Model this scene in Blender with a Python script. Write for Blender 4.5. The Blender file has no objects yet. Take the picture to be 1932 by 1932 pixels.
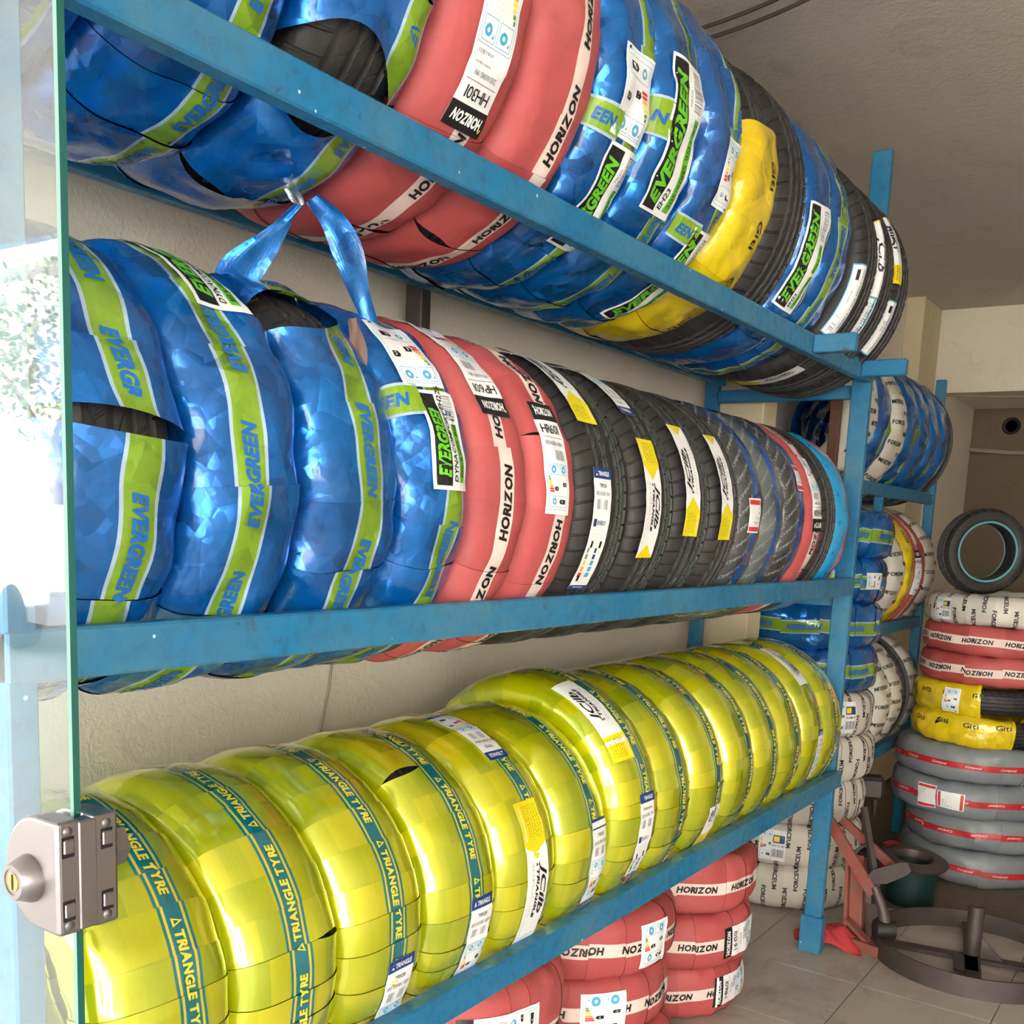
import bpy, math, random
import numpy as np
from mathutils import Matrix, Vector

# ------------------------------------------------------------------ camera, light, exposure
scene = bpy.context.scene
COL = scene.collection
CAM_H = 1.43


def set_camera():
    yaw, pitch, roll, f = math.radians(34.06), math.radians(8.76), math.radians(2.51), 1955.0
    fwd = Vector((-math.sin(yaw) * math.cos(pitch), math.cos(yaw) * math.cos(pitch), -math.sin(pitch)))
    right = Vector((math.cos(yaw), math.sin(yaw), 0))
    up = right.cross(fwd)
    r2 = right * math.cos(roll) + up * math.sin(roll)
    u2 = -right * math.sin(roll) + up * math.cos(roll)
    cam = bpy.data.cameras.new('camera')
    cam.sensor_fit = 'HORIZONTAL'
    cam.sensor_width = 36.0
    cam.lens = f / 1932.0 * 36.0
    cam.shift_y = (1288.0 - 966.0) / 1932.0
    cam.clip_start = 0.02
    o = bpy.data.objects.new('camera', cam)
    m = Matrix((r2, u2, -fwd)).transposed().to_4x4()
    m.translation = Vector((0, 0, CAM_H))
    o.matrix_world = m
    COL.objects.link(o)
    scene.camera = o


set_camera()
world = bpy.data.worlds.new('sky')
scene.world = world
world.use_nodes = True
wbg = world.node_tree.nodes['Background']
wbg.inputs['Color'].default_value = (0.82, 0.91, 1.0, 1)
wbg.inputs['Strength'].default_value = 2.0
scene.view_settings.view_transform = 'Standard'
scene.view_settings.look = 'None'
scene.view_settings.gamma = 1.0
scene.view_settings.use_curve_mapping = False
scene.view_settings.exposure = 0.33
scene.cycles.max_bounces = 8
scene.cycles.diffuse_bounces = 5
scene.cycles.glossy_bounces = 4
scene.cycles.transparent_max_bounces = 12

sun = bpy.data.lights.new('sun', 'SUN')
sun.energy = 48.0
sun.color = (1.0, 0.98, 0.95)
sun.angle = 0.01
sun_o = bpy.data.objects.new('sun', sun)
sun_o.rotation_euler = (math.radians(-46), 0, math.radians(12))     # comes over the roof from behind the shop
COL.objects.link(sun_o)

rnd = random.Random(7)


# ------------------------------------------------------------------ helpers: things
def tag(o, label=None, cat=None, group=None, kind=None):
    if label: o['label'] = label
    if cat: o['category'] = cat
    if group: o['group'] = group
    if kind: o['kind'] = kind
    return o


def empty(name, loc, rot=(0, 0, 0), label=None, cat=None, group=None):
    o = bpy.data.objects.new(name, None)
    o.empty_display_size = 0.05
    o.location = loc
    o.rotation_euler = rot
    COL.objects.link(o)
    return tag(o, label, cat, group)


def link(name, me, parent=None, loc=(0, 0, 0), rot=(0, 0, 0)):
    o = bpy.data.objects.new(name, me)
    o.location = loc
    o.rotation_euler = rot
    if parent: o.parent = parent
    COL.objects.link(o)
    return o


def lin(h):
    """sRGB 0..255 triple to linear."""
    return tuple(((c / 255) / 12.92 if c / 255 <= 0.04045 else ((c / 255 + 0.055) / 1.055) ** 2.4) for c in h)


# ------------------------------------------------------------------ helpers: materials
class NT:
    def __init__(s, name):
        s.m = bpy.data.materials.new(name)
        s.m.use_nodes = True
        s.t = s.m.node_tree
        s.n = s.t.nodes
        s.b = s.n['Principled BSDF']
        s.out = s.n['Material Output']

    def node(s, typ, **kw):
        n = s.n.new(typ)
        for k, v in kw.items(): setattr(n, k, v)
        return n

    def put(s, a, b):
        s.t.links.new(a, b)

    def val(s, inp, v):
        if hasattr(v, 'is_linked') or isinstance(v, bpy.types.NodeSocket): s.put(v, inp)
        elif isinstance(v, (tuple, list)) and len(v) == 3 and inp.type == 'RGBA': inp.default_value = (*v, 1)
        else: inp.default_value = v

    def math(s, op, a, b=0.0, c=0.0, clamp=False):
        n = s.node('ShaderNodeMath', operation=op, use_clamp=clamp)
        s.val(n.inputs[0], a); s.val(n.inputs[1], b); s.val(n.inputs[2], c)
        return n.outputs[0]

    def mix(s, f, a, b):
        n = s.node('ShaderNodeMix', data_type='RGBA')
        s.val(n.inputs[0], f); s.val(n.inputs[6], a); s.val(n.inputs[7], b)
        return n.outputs[2]

    def fmix(s, f, a, b):
        n = s.node('ShaderNodeMix', data_type='FLOAT')
        s.val(n.inputs[0], f); s.val(n.inputs[2], a); s.val(n.inputs[3], b)
        return n.outputs[0]

    def coords(s, kind='Object', jitter=True):
        tc = s.node('ShaderNodeTexCoord')
        v = tc.outputs[kind]
        if jitter:
            oi = s.node('ShaderNodeObjectInfo')
            m = s.node('ShaderNodeVectorMath', operation='SCALE')
            m.inputs[0].default_value = (17.3, 9.1, 23.7)
            s.put(oi.outputs['Random'], m.inputs['Scale'])
            a = s.node('ShaderNodeVectorMath', operation='ADD')
            s.put(v, a.inputs[0]); s.put(m.outputs[0], a.inputs[1])
            v = a.outputs[0]
        return v

    def noise(s, v, scale, detail=4, rough=0.55, dist=0.0):
        n = s.node('ShaderNodeTexNoise')
        n.inputs['Scale'].default_value = scale
        n.inputs['Detail'].default_value = detail
        n.inputs['Roughness'].default_value = rough
        n.inputs['Distortion'].default_value = dist
        if v is not None: s.put(v, n.inputs['Vector'])
        return n.outputs['Fac']

    def voro(s, v, scale, feature='F1', out='Distance'):
        n = s.node('ShaderNodeTexVoronoi', feature=feature)
        n.inputs['Scale'].default_value = scale
        if v is not None: s.put(v, n.inputs['Vector'])
        return n.outputs[out]

    def ramp(s, f, lo, hi, a=0.0, b=1.0):
        n = s.node('ShaderNodeMapRange')
        s.val(n.inputs[0], f)
        n.inputs[1].default_value = lo; n.inputs[2].default_value = hi
        n.inputs[3].default_value = a; n.inputs[4].default_value = b
        return n.outputs[0]

    def bump(s, h, strength=0.3, dist=0.01, normal=None):
        n = s.node('ShaderNodeBump')
        n.inputs['Strength'].default_value = strength
        n.inputs['Distance'].default_value = dist
        s.put(h, n.inputs['Height'])
        if normal is not None: s.put(normal, n.inputs['Normal'])
        return n.outputs[0]

    def set(s, **kw):
        for k, v in kw.items(): s.val(s.b.inputs[k.replace('_', ' ')], v)
        return s.m


MATS = {}


def flat(name, rgb, rough=0.6, metal=0.0):
    if name not in MATS:
        t = NT(name)
        MATS[name] = t.set(Base_Color=lin(rgb), Roughness=rough, Metallic=metal)
    return MATS[name]


def film(name, c1, c2, metal, rough, bands=(), coat=0.0, bump=0.25, fine=0.03, bscale=16.0, weave=False, spec=0.5,
         dust=0.12, facet=0.0, cior=1.7, check=0.0):
    """Wrapping film: colour by wrap, printed bands across the width (UV v, metres), crinkles."""
    t = NT(name)
    uv = t.node('ShaderNodeUVMap', uv_map='UVMap').outputs[0]
    sep = t.node('ShaderNodeSeparateXYZ')
    t.put(uv, sep.inputs[0])
    oc = t.coords()
    n1 = t.noise(oc, bscale, 3, 0.5, 0.6)
    n2 = t.noise(oc, bscale * 4, 2, 0.5, 0.3)
    at = t.node('ShaderNodeAttribute', attribute_name='rnd')
    f = t.math('ADD', t.math('MULTIPLY', at.outputs['Fac'], 0.75), t.math('MULTIPLY', t.math('SUBTRACT', n1, 0.5), 0.8), clamp=True)
    if check > 0:
        wn = t.node('ShaderNodeTexWhiteNoise', noise_dimensions='2D')
        cb = t.node('ShaderNodeCombineXYZ')
        t.put(t.math('MULTIPLY', at.outputs['Fac'], 91.7), cb.inputs[0])
        t.put(t.math('FLOOR', t.math('DIVIDE', t.math('ADD', sep.outputs[1], t.math('MULTIPLY', at.outputs['Fac'], 0.03)), 0.034)), cb.inputs[1])
        t.put(cb.outputs[0], wn.inputs['Vector'])
        f = t.math('ADD', t.math('MULTIPLY', f, 1 - check), t.math('MULTIPLY', wn.outputs['Value'], check), clamp=True)
    col = t.mix(f, c1, c2)
    met = metal
    v = sep.outputs[1]
    vw = t.math('ADD', v, t.math('MULTIPLY', t.math('SUBTRACT', n1, 0.5), 0.002))
    for (lo, hi, c, bm) in bands:
        msk = t.math('COMPARE', vw, (lo + hi) / 2, abs(hi - lo) / 2)
        col = t.mix(msk, col, c)
        met = t.fmix(msk, met, bm)
    if dust > 0:
        d = t.ramp(t.noise(oc, 5.0, 6, 0.7), 0.5, 0.75, 0.0, dust)
        col = t.mix(d, col, lin((176, 170, 165)))
    h = t.math('ADD', t.math('MULTIPLY', n1, 1.0), t.math('MULTIPLY', n2, fine))
    nrm = t.bump(h, bump, 0.012)
    if facet > 0:
        for sc, k in ((14.0, 0.9), (31.0, 0.7), (70.0, 0.4)):
            vz = t.node('ShaderNodeTexVoronoi', feature='F1')
            vz.inputs['Scale'].default_value = sc
            t.put(oc, vz.inputs['Vector'])
            df = t.node('ShaderNodeVectorMath', operation='SUBTRACT'); t.put(oc, df.inputs[0]); t.put(vz.outputs['Position'], df.inputs[1])
            cc = t.node('ShaderNodeVectorMath', operation='SUBTRACT'); t.put(vz.outputs['Color'], cc.inputs[0]); cc.inputs[1].default_value = (0.5, 0.5, 0.5)
            dt = t.node('ShaderNodeVectorMath', operation='DOT_PRODUCT'); t.put(df.outputs[0], dt.inputs[0]); t.put(cc.outputs[0], dt.inputs[1])
            nrm = t.bump(dt.outputs['Value'], facet * k, 1.0, nrm)
    if weave:
        wv = t.node('ShaderNodeTexWave', wave_type='BANDS', bands_direction='X'); wv.inputs['Scale'].default_value = 180
        t.put(uv, wv.inputs['Vector'])
        wu = t.node('ShaderNodeTexWave', wave_type='BANDS', bands_direction='Y'); wu.inputs['Scale'].default_value = 180
        t.put(uv, wu.inputs['Vector'])
        hh = t.math('MULTIPLY', wv.outputs['Fac'], wu.outputs['Fac'])
        nrm = t.bump(hh, 0.25, 0.002, nrm)
    rg = t.math('ADD', rough, t.math('MULTIPLY', t.math('SUBTRACT', n1, 0.5), 0.2), clamp=True)
    m = t.set(Base_Color=col, Metallic=met, Roughness=rg, Normal=nrm, Coat_Weight=coat, Coat_Roughness=0.1, Coat_IOR=cior)
    t.b.inputs['Specular IOR Level'].default_value = spec
    MATS[name] = m
    return m


BLUE = lin((4, 110, 196)); BLUE2 = lin((4, 84, 164)); GREENB = lin((120, 158, 36)); PALE = lin((160, 182, 202))
film('blue_foil', BLUE, BLUE2, 0.55, 0.24,
     [(-0.0255, 0.0255, PALE, 0.1), (-0.0205, 0.0205, GREENB, 0.15)], coat=0.5, bump=0.34, fine=0.14, bscale=11, facet=0.42, dust=0.1, cior=1.6)
film('red_weave', lin((182, 84, 85)), lin((162, 67, 70)), 0.0, 0.5,
     [(-0.0175, 0.0175, lin((226, 206, 198)), 0.0)], bump=0.3, fine=0.05, bscale=11, weave=True, dust=0.1, spec=0.4)
YA = lin((236, 230, 4)); YB = lin((148, 176, 4))
TEAL = lin((0, 116, 128)); YL = lin((226, 210, 60))
film('yellow_foil', YA, YB, 0.5, 0.2,
     [(-0.021, 0.021, TEAL, 0.25), (-0.0165, -0.0125, YL, 0.3), (0.0125, 0.0165, YL, 0.3)], coat=1.0, bump=0.14, fine=0.0, bscale=9, dust=0.0, cior=1.9, check=0.45)
film('white_weave', lin((206, 202, 192)), lin((184, 180, 170)), 0.0, 0.5, [], bump=0.3, bscale=12, dust=0.25)
film('grey_weave', lin((122, 128, 134)), lin((104, 110, 118)), 0.0, 0.45,
     [(-0.013, 0.013, lin((176, 34, 40)), 0.0)], bump=0.3, bscale=14, dust=0.2)
film('grey_weave_plain', lin((140, 146, 152)), lin((122, 128, 136)), 0.0, 0.45, [], bump=0.3, bscale=14, dust=0.2)
film('gold_film', lin((228, 204, 22)), lin((214, 184, 14)), 0.1, 0.3, [], coat=0.4, bump=0.35, bscale=14, facet=0.3, dust=0.05)
film('smoke_film', lin((52, 54, 56)), lin((70, 74, 76)), 0.0, 0.25,
     [(-0.014, 0.016, lin((20, 78, 160)), 0.1)], coat=0.6, bump=0.3, bscale=15, facet=0.3, dust=0.1)
film('pale_smoke_film', lin((86, 94, 96)), lin((102, 110, 112)), 0.0, 0.25,
     [(-0.014, 0.016, lin((24, 84, 166)), 0.1)], coat=0.6, bump=0.3, bscale=15, facet=0.3, dust=0.1)
film('cyan_print_film', lin((14, 148, 206)), lin((10, 134, 196)), 0.0, 0.3,
     [(0.004, 0.2, lin((190, 40, 54)), 0.0), (-0.2, -0.075, lin((196, 176, 50)), 0.0)], coat=0.8, bump=0.25, bscale=12, dust=0.0)


def rubber(name, line=False):
    t = NT(name)
    uv = t.node('ShaderNodeUVMap', uv_map='UVMap').outputs[0]
    sep = t.node('ShaderNodeSeparateXYZ'); t.put(uv, sep.inputs[0])
    oc = t.coords()
    n = t.noise(oc, 30, 5, 0.65)
    col = t.mix(n, lin((26, 25, 26)), lin((48, 46, 46)))
    if line:
        for c0, c in ((0.031, lin((150, 170, 160))), (-0.024, lin((120, 150, 140))), (0.0365, lin((96, 150, 120)))):
            m = t.math('COMPARE', sep.outputs[1], c0, 0.0009)
            col = t.mix(t.math('MULTIPLY', m, 0.7), col, c)
    d = t.ramp(t.noise(oc, 7, 6, 0.7), 0.5, 0.8, 0.0, 0.35)
    col = t.mix(d, col, lin((96, 90, 84)))
    MATS[name] = t.set(Base_Color=col, Roughness=t.ramp(n, 0.3, 0.7, 0.45, 0.65), Normal=t.bump(t.noise(oc, 140, 3), 0.15, 0.003))
    return MATS[name]


rubber('rubber'); rubber('rubber_lined', True)


def paint_mat():
    t = NT('blue_paint')
    g = t.node('ShaderNodeTexCoord').outputs['Object']
    oc = t.coords()
    n = t.noise(oc, 9, 6, 0.65)
    n2 = t.noise(oc, 45, 5, 0.7)
    col = t.mix(n, lin((14, 98, 148)), lin((26, 120, 164)))
    col = t.mix(t.ramp(n2, 0.48, 0.72, 0, 0.7), col, lin((34, 76, 100)))
    chip = t.ramp(t.noise(oc, 22, 8, 0.75), 0.62, 0.66, 0, 1)
    col = t.mix(t.math('MULTIPLY', chip, 0.8), col, lin((58, 52, 50)))
    col = t.mix(t.ramp(t.noise(oc, 3.5, 5, 0.7), 0.42, 0.7, 0, 0.65), col, lin((84, 128, 142)))
    dots = t.math('LESS_THAN', t.voro(oc, 34), 0.085)
    keep = t.math('GREATER_THAN', t.voro(oc, 34, out='Color'), 0.72)
    col = t.mix(t.math('MULTIPLY', dots, keep), col, lin((196, 208, 212)))
    MATS['blue_paint'] = t.set(Base_Color=col, Roughness=t.ramp(n2, 0.3, 0.7, 0.3, 0.55), Normal=t.bump(n2, 0.15, 0.004))
    t = NT('rust')
    oc = t.coords()
    n = t.noise(oc, 24, 6, 0.7)
    MATS['rust'] = t.set(Base_Color=t.mix(n, lin((72, 48, 40)), lin((120, 84, 66))), Roughness=0.8, Normal=t.bump(n, 0.3, 0.004))


paint_mat()


def plaster(name, c1, c2, c3, s=1.0):
    t = NT(name)
    oc = t.coords(jitter=False)
    n = t.noise(oc, 1.6 * s, 6, 0.6)
    n2 = t.noise(oc, 40 * s, 5, 0.65, 0.6)
    n3 = t.noise(oc, 7 * s, 6, 0.7, 1.0)
    col = t.mix(n, c1, c2)
    col = t.mix(t.ramp(n3, 0.56, 0.74, 0, 0.5), col, c3)
    MATS[name] = t.set(Base_Color=col, Roughness=0.85, Normal=t.bump(t.math('ADD', n2, t.math('MULTIPLY', n3, 0.8)), 0.28, 0.012))


plaster('wall_plaster', lin((230, 222, 206)), lin((220, 210, 194)), lin((200, 186, 162)))
plaster('ceiling_plaster', lin((206, 198, 186)), lin((188, 180, 170)), lin((152, 142, 132)))
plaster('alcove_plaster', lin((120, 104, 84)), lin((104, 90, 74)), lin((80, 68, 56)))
plaster('pilaster_plaster', lin((214, 202, 172)), lin((204, 190, 158)), lin((176, 152, 112)))


def floor_mats():
    t = NT('floor_tile')
    g = t.node('ShaderNodeNewGeometry').outputs['Position']
    n = t.noise(g, 5, 7, 0.7, 0.4); n2 = t.noise(g, 40, 5, 0.7)
    col = t.mix(n, lin((188, 180, 172)), lin((160, 150, 142)))
    col = t.mix(t.ramp(t.noise(g, 2.3, 7, 0.75, 0.6), 0.5, 0.68, 0, 0.6), col, lin((112, 98, 82)))
    col = t.mix(t.ramp(n2, 0.68, 0.76, 0, 0.6), col, lin((76, 66, 58)))
    MATS['floor_tile'] = t.set(Base_Color=col, Roughness=t.ramp(n, 0.3, 0.7, 0.38, 0.6), Normal=t.bump(n2, 0.06, 0.003))
    t = NT('floor_concrete')
    g = t.node('ShaderNodeNewGeometry').outputs['Position']
    n = t.noise(g, 6, 8, 0.75, 0.5)
    mp = t.node('ShaderNodeMapping'); mp.inputs['Scale'].default_value = (6, 45, 1); t.put(g, mp.inputs[0])
    n2 = t.noise(mp.outputs[0], 1.5, 6, 0.7)
    col = t.mix(n, lin((118, 108, 96)), lin((86, 76, 66)))
    col = t.mix(t.ramp(n2, 0.5, 0.7, 0, 0.5), col, lin((66, 58, 50)))
    MATS['floor_concrete'] = t.set(Base_Color=col, Roughness=0.75, Normal=t.bump(n, 0.3, 0.006))
    t = NT('pavement')
    g = t.node('ShaderNodeNewGeometry').outputs['Position']
    n = t.noise(g, 3, 7, 0.7)
    MATS['pavement'] = t.set(Base_Color=t.mix(n, lin((204, 203, 200)), lin((186, 185, 182))), Roughness=0.85)
    t = NT('brushed_steel')
    oc = t.coords(jitter=False)
    mp = t.node('ShaderNodeMapping'); mp.inputs['Scale'].default_value = (1, 1, 40); t.put(oc, mp.inputs[0])
    n = t.noise(mp.outputs[0], 60, 3)
    MATS['brushed_steel'] = t.set(Base_Color=lin((150, 146, 148)), Metallic=1.0, Roughness=t.ramp(n, 0.3, 0.7, 0.3, 0.45))
    t = NT('dark_iron')
    oc = t.coords()
    n = t.noise(oc, 16, 6, 0.7)
    MATS['dark_iron'] = t.set(Base_Color=t.mix(n, lin((58, 52, 54)), lin((104, 96, 94))), Metallic=0.6, Roughness=t.ramp(n, 0.3, 0.7, 0.4, 0.65), Normal=t.bump(n, 0.2, 0.004))
    t = NT('red_paint')
    oc = t.coords()
    n = t.noise(oc, 12, 6, 0.7)
    col = t.mix(n, lin((146, 68, 56)), lin((124, 62, 56)))
    col = t.mix(t.ramp(t.noise(oc, 30, 6, 0.7), 0.45, 0.66, 0, 0.85), col, lin((104, 84, 80)))
    MATS['red_paint'] = t.set(Base_Color=col, Roughness=0.6)
    t = NT('glass')
    fr = t.node('ShaderNodeFresnel')
    t.put(t.fmix(t.node('ShaderNodeNewGeometry').outputs['Backfacing'], 1.52, 1 / 1.52), fr.inputs['IOR'])
    tr = t.node('ShaderNodeBsdfTransparent'); tr.inputs[0].default_value = (0.95, 0.985, 0.98, 1)
    gl = t.node('ShaderNodeBsdfGlossy'); gl.inputs['Roughness'].default_value = 0.0; gl.inputs[0].default_value = (1, 1, 1, 1)
    df = t.node('ShaderNodeBsdfDiffuse'); df.inputs[0].default_value = (0.85, 0.9, 0.92, 1)
    tc = t.node('ShaderNodeTexCoord')
    sm = t.ramp(t.noise(tc.outputs['Object'], 5, 5, 0.6), 0.35, 0.75, 0.01, 0.05)
    mx = t.node('ShaderNodeMixShader'); t.put(sm, mx.inputs[0]); t.put(tr.outputs[0], mx.inputs[1]); t.put(df.outputs[0], mx.inputs[2])
    m2 = t.node('ShaderNodeMixShader'); t.put(fr.outputs[0], m2.inputs[0]); t.put(mx.outputs[0], m2.inputs[1]); t.put(gl.outputs[0], m2.inputs[2])
    t.put(m2.outputs[0], t.out.inputs[0])
    MATS['glass'] = t.m
    t = NT('glass_edge')
    MATS['glass_edge'] = t.set(Base_Color=lin((24, 86, 80)), Roughness=0.15)


floor_mats()
flat('ink_black', (22, 22, 26), 0.45); flat('ink_blue', (24, 96, 176), 0.4); flat('ink_yellow', (232, 218, 70), 0.35, 0.2)
flat('paper_white', (232, 234, 236), 0.45); flat('lime_ink', (96, 186, 40), 0.45); flat('navy_ink', (26, 58, 124), 0.4)
flat('cyan_ink', (70, 166, 206), 0.5); flat('grey_ink', (128, 130, 136), 0.5); flat('yellow_paper', (232, 214, 16), 0.4)
flat('ink_red', (204, 58, 60), 0.5); flat('ink_orange', (236, 160, 70), 0.5); flat('ink_sun', (236, 214, 80), 0.5)
flat('ink_green', (90, 150, 84), 0.5); flat('dark_slot', (12, 12, 13), 0.7); flat('black_plastic', (28, 28, 30), 0.45)
flat('pale_ink', (205, 210, 214), 0.45); flat('white_ink', (236, 228, 226), 0.5); flat('green_enamel', (14, 44, 46), 0.45)
flat('red_cloth', (176, 52, 58), 0.8); flat('cable_sheath', (70, 62, 54), 0.7); flat('pipe_white', (150, 138, 122), 0.6)
flat('silver_foil', (205, 205, 205), 0.22, 0.9); flat('brown_scrap', (124, 100, 92), 0.5); flat('cyan_rim', (86, 150, 166), 0.5)
flat('brass', (196, 170, 110), 0.3, 0.9); flat('smoke_ink', (150, 154, 156), 0.5); flat('blue_tape', (26, 110, 190), 0.35)
flat('hole_dark', (42, 40, 40), 0.8); flat('band_edge', (160, 182, 202), 0.35); flat('band_green', (124, 160, 38), 0.35); flat('glass_edge_light', (150, 196, 186), 0.15); flat('wall_white', (226, 220, 210), 0.85); flat('dark_glass', (36, 46, 54), 0.08); flat('car_white', (228, 230, 232), 0.25)
flat('rubber_plain', (24, 24, 25), 0.7); flat('bark', (150, 132, 116), 0.9); flat('leaf', (150, 160, 120), 0.6)


# ------------------------------------------------------------------ helpers: meshes
def mesh(name, V, F, mats, mi=None, uv=None, smooth=False, attr=None):
    me = bpy.data.meshes.new(name)
    me.from_pydata([tuple(map(float, v)) for v in V], [], [tuple(map(int, f)) for f in F])
    for m in (mats if isinstance(mats, (list, tuple)) else [mats]):
        me.materials.append(MATS[m] if isinstance(m, str) else m)
    if mi is not None: me.polygons.foreach_set('material_index', np.asarray(mi, np.int32))
    if uv is not None:
        l = me.uv_layers.new(name='UVMap')
        vi = np.empty(len(me.loops), np.int32); me.loops.foreach_get('vertex_index', vi)
        l.data.foreach_set('uv', np.asarray(uv, np.float32)[vi].ravel())
    if attr is not None:
        a = me.attributes.new('rnd', 'FLOAT', 'POINT')
        a.data.foreach_set('value', np.asarray(attr, np.float32))
    if smooth: me.polygons.foreach_set('use_smooth', np.ones(len(me.polygons), bool))
    me.update()
    return me


def quadmesh(name, V, Q, mats, uv=None, attr=None, smooth=True):
    V = np.asarray(V, np.float32); Q = np.asarray(Q, np.int32)
    me = bpy.data.meshes.new(name)
    me.vertices.add(len(V)); me.vertices.foreach_set('co', V.ravel())
    me.loops.add(Q.size); me.loops.foreach_set('vertex_index', Q.ravel())
    me.polygons.add(len(Q))
    me.polygons.foreach_set('loop_start', np.arange(0, Q.size, 4, dtype=np.int32))
    me.materials.append(MATS[mats])
    me.update(calc_edges=True)
    if uv is not None:
        l = me.uv_layers.new(name='UVMap')
        l.data.foreach_set('uv', np.asarray(uv, np.float32)[Q.ravel()].ravel())
    if attr is not None:
        a = me.attributes.new('rnd', 'FLOAT', 'POINT'); a.data.foreach_set('value', np.asarray(attr, np.float32))
    me.polygons.foreach_set('use_smooth', np.full(len(Q), smooth, bool))
    me.validate()
    return me


class MB:
    """collects simple solids of one part into one mesh."""
    def __init__(s): s.V = []; s.F = []; s.mi = []

    def add(s, V, F, mi=0):
        k = len(s.V)
        s.V += [tuple(v) for v in V]; s.F += [tuple(i + k for i in f) for f in F]; s.mi += [mi] * len(F)
        return s

    def box(s, lo, hi, mi=0, bev=0.0, M=None):
        x0, y0, z0 = lo; x1, y1, z1 = hi
        b = bev
        if b <= 0:
            V = [(x, y, z) for x in (x0, x1) for y in (y0, y1) for z in (z0, z1)]
            F = [(0, 1, 3, 2), (4, 6, 7, 5), (0, 4, 5, 1), (2, 3, 7, 6), (0, 2, 6, 4), (1, 5, 7, 3)]
        else:
            V = []; idx = {}
            for i, x in enumerate((x0, x1)):
                for j, y in enumerate((y0, y1)):
                    for k, z in enumerate((z0, z1)):
                        sx, sy, sz = 1 - 2 * i, 1 - 2 * j, 1 - 2 * k
                        for a, d in enumerate(((0, b * sy, b * sz), (b * sx, 0, b * sz), (b * sx, b * sy, 0))):
                            idx[i, j, k, a] = len(V); V.append((x + d[0], y + d[1], z + d[2]))
            F = []
            for i in (0, 1): F.append([idx[i, j, k, 0] for j, k in ((0, 0), (1, 0), (1, 1), (0, 1))][::(1 if i else -1)])
            for j in (0, 1): F.append([idx[i, j, k, 1] for i, k in ((0, 0), (1, 0), (1, 1), (0, 1))][::(-1 if j else 1)])
            for k in (0, 1): F.append([idx[i, j, k, 2] for i, j in ((0, 0), (1, 0), (1, 1), (0, 1))][::(1 if k else -1)])
            for i in (0, 1):
                for j in (0, 1):
                    F.append([idx[i, j, 0, 0], idx[i, j, 1, 0], idx[i, j, 1, 1], idx[i, j, 0, 1]])
                    F.append([idx[i, 0, j, 0], idx[i, 1, j, 0], idx[i, 1, j, 2], idx[i, 0, j, 2]])
                    F.append([idx[0, i, j, 1], idx[1, i, j, 1], idx[1, i, j, 2], idx[0, i, j, 2]])
            for i in (0, 1):
                for j in (0, 1):
                    for k in (0, 1): F.append([idx[i, j, k, a] for a in range(3)])
        if M is not None: V = [M @ Vector(v) for v in V]
        return s.add(V, F, mi)

    def bar(s, a, b, w, h, mi=0, bev=0.0, up=(0, 0, 1)):
        a = Vector(a); b = Vector(b); d = (b - a); L = d.length; d.normalize()
        u = Vector(up)
        if abs(d.dot(u)) > 0.98: u = Vector((1, 0, 0))
        sx = d.cross(u).normalized(); sz = sx.cross(d).normalized()
        M = Matrix((sx, d, sz)).transposed().to_4x4(); M.translation = a
        return s.box((-w / 2, 0, -h / 2), (w / 2, L, h / 2), mi, bev, M)

    def tube(s, pts, r, n=10, mi=0, cap=True, r1=None):
        pts = [Vector(p) for p in pts]; V = []; F = []
        m = len(pts)
        ref = Vector((0, 0, 1))
        for i, p in enumerate(pts):
            d = (pts[min(i + 1, m - 1)] - pts[max(i - 1, 0)]).normalized()
            q = ref if abs(d.dot(ref)) < 0.95 else Vector((1, 0, 0))
            a = d.cross(q).normalized(); b = d.cross(a).normalized()
            rr = r if r1 is None else r + (r1 - r) * i / (m - 1)
            for k in range(n):
                t = 2 * math.pi * k / n
                V.append(p + a * (rr * math.cos(t)) + b * (rr * math.sin(t)))
        for i in range(m - 1):
            for k in range(n):
                F.append((i * n + k, i * n + (k + 1) % n, (i + 1) * n + (k + 1) % n, (i + 1) * n + k))
        if cap: F += [tuple(range(n)), tuple(range((m - 1) * n, m * n))[::-1]]
        return s.add(V, F, mi)

    def lathe(s, prof, n=40, mi=0, M=None, closed=False):
        V = []; F = []; m = len(prof)
        for i in range(n):
            t = 2 * math.pi * i / n
            for r, z in prof: V.append(Vector((r * math.cos(t), r * math.sin(t), z)))
        for i in range(n):
            for j in range(m - (0 if closed else 1)):
                F.append((i * m + j, ((i + 1) % n) * m + j, ((i + 1) % n) * m + (j + 1) % m, i * m + (j + 1) % m))
        if M is not None: V = [M @ v for v in V]
        return s.add(V, F, mi)

    def prism(s, poly, z0, z1, mi=0, M=None):
        n = len(poly)
        V = [Vector((x, y, z0)) for x, y in poly] + [Vector((x, y, z1)) for x, y in poly]
        F = [tuple(range(n))[::-1], tuple(range(n, 2 * n))] + [(i, (i + 1) % n, n + (i + 1) % n, n + i) for i in range(n)]
        if M is not None: V = [M @ v for v in V]
        return s.add(V, F, mi)

    def build(s, name, mats, parent=None, smooth=False, loc=(0, 0, 0), rot=(0, 0, 0)):
        me = mesh(name, s.V, s.F, mats, s.mi, smooth=False)
        if smooth:
            me.polygons.foreach_set('use_smooth', np.ones(len(me.polygons), bool))
            try: me.set_sharp_from_angle(angle=math.radians(38))
            except Exception: pass
        return link(name, me, parent, loc, rot)


# ------------------------------------------------------------------ lettering
GL = {}


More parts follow.
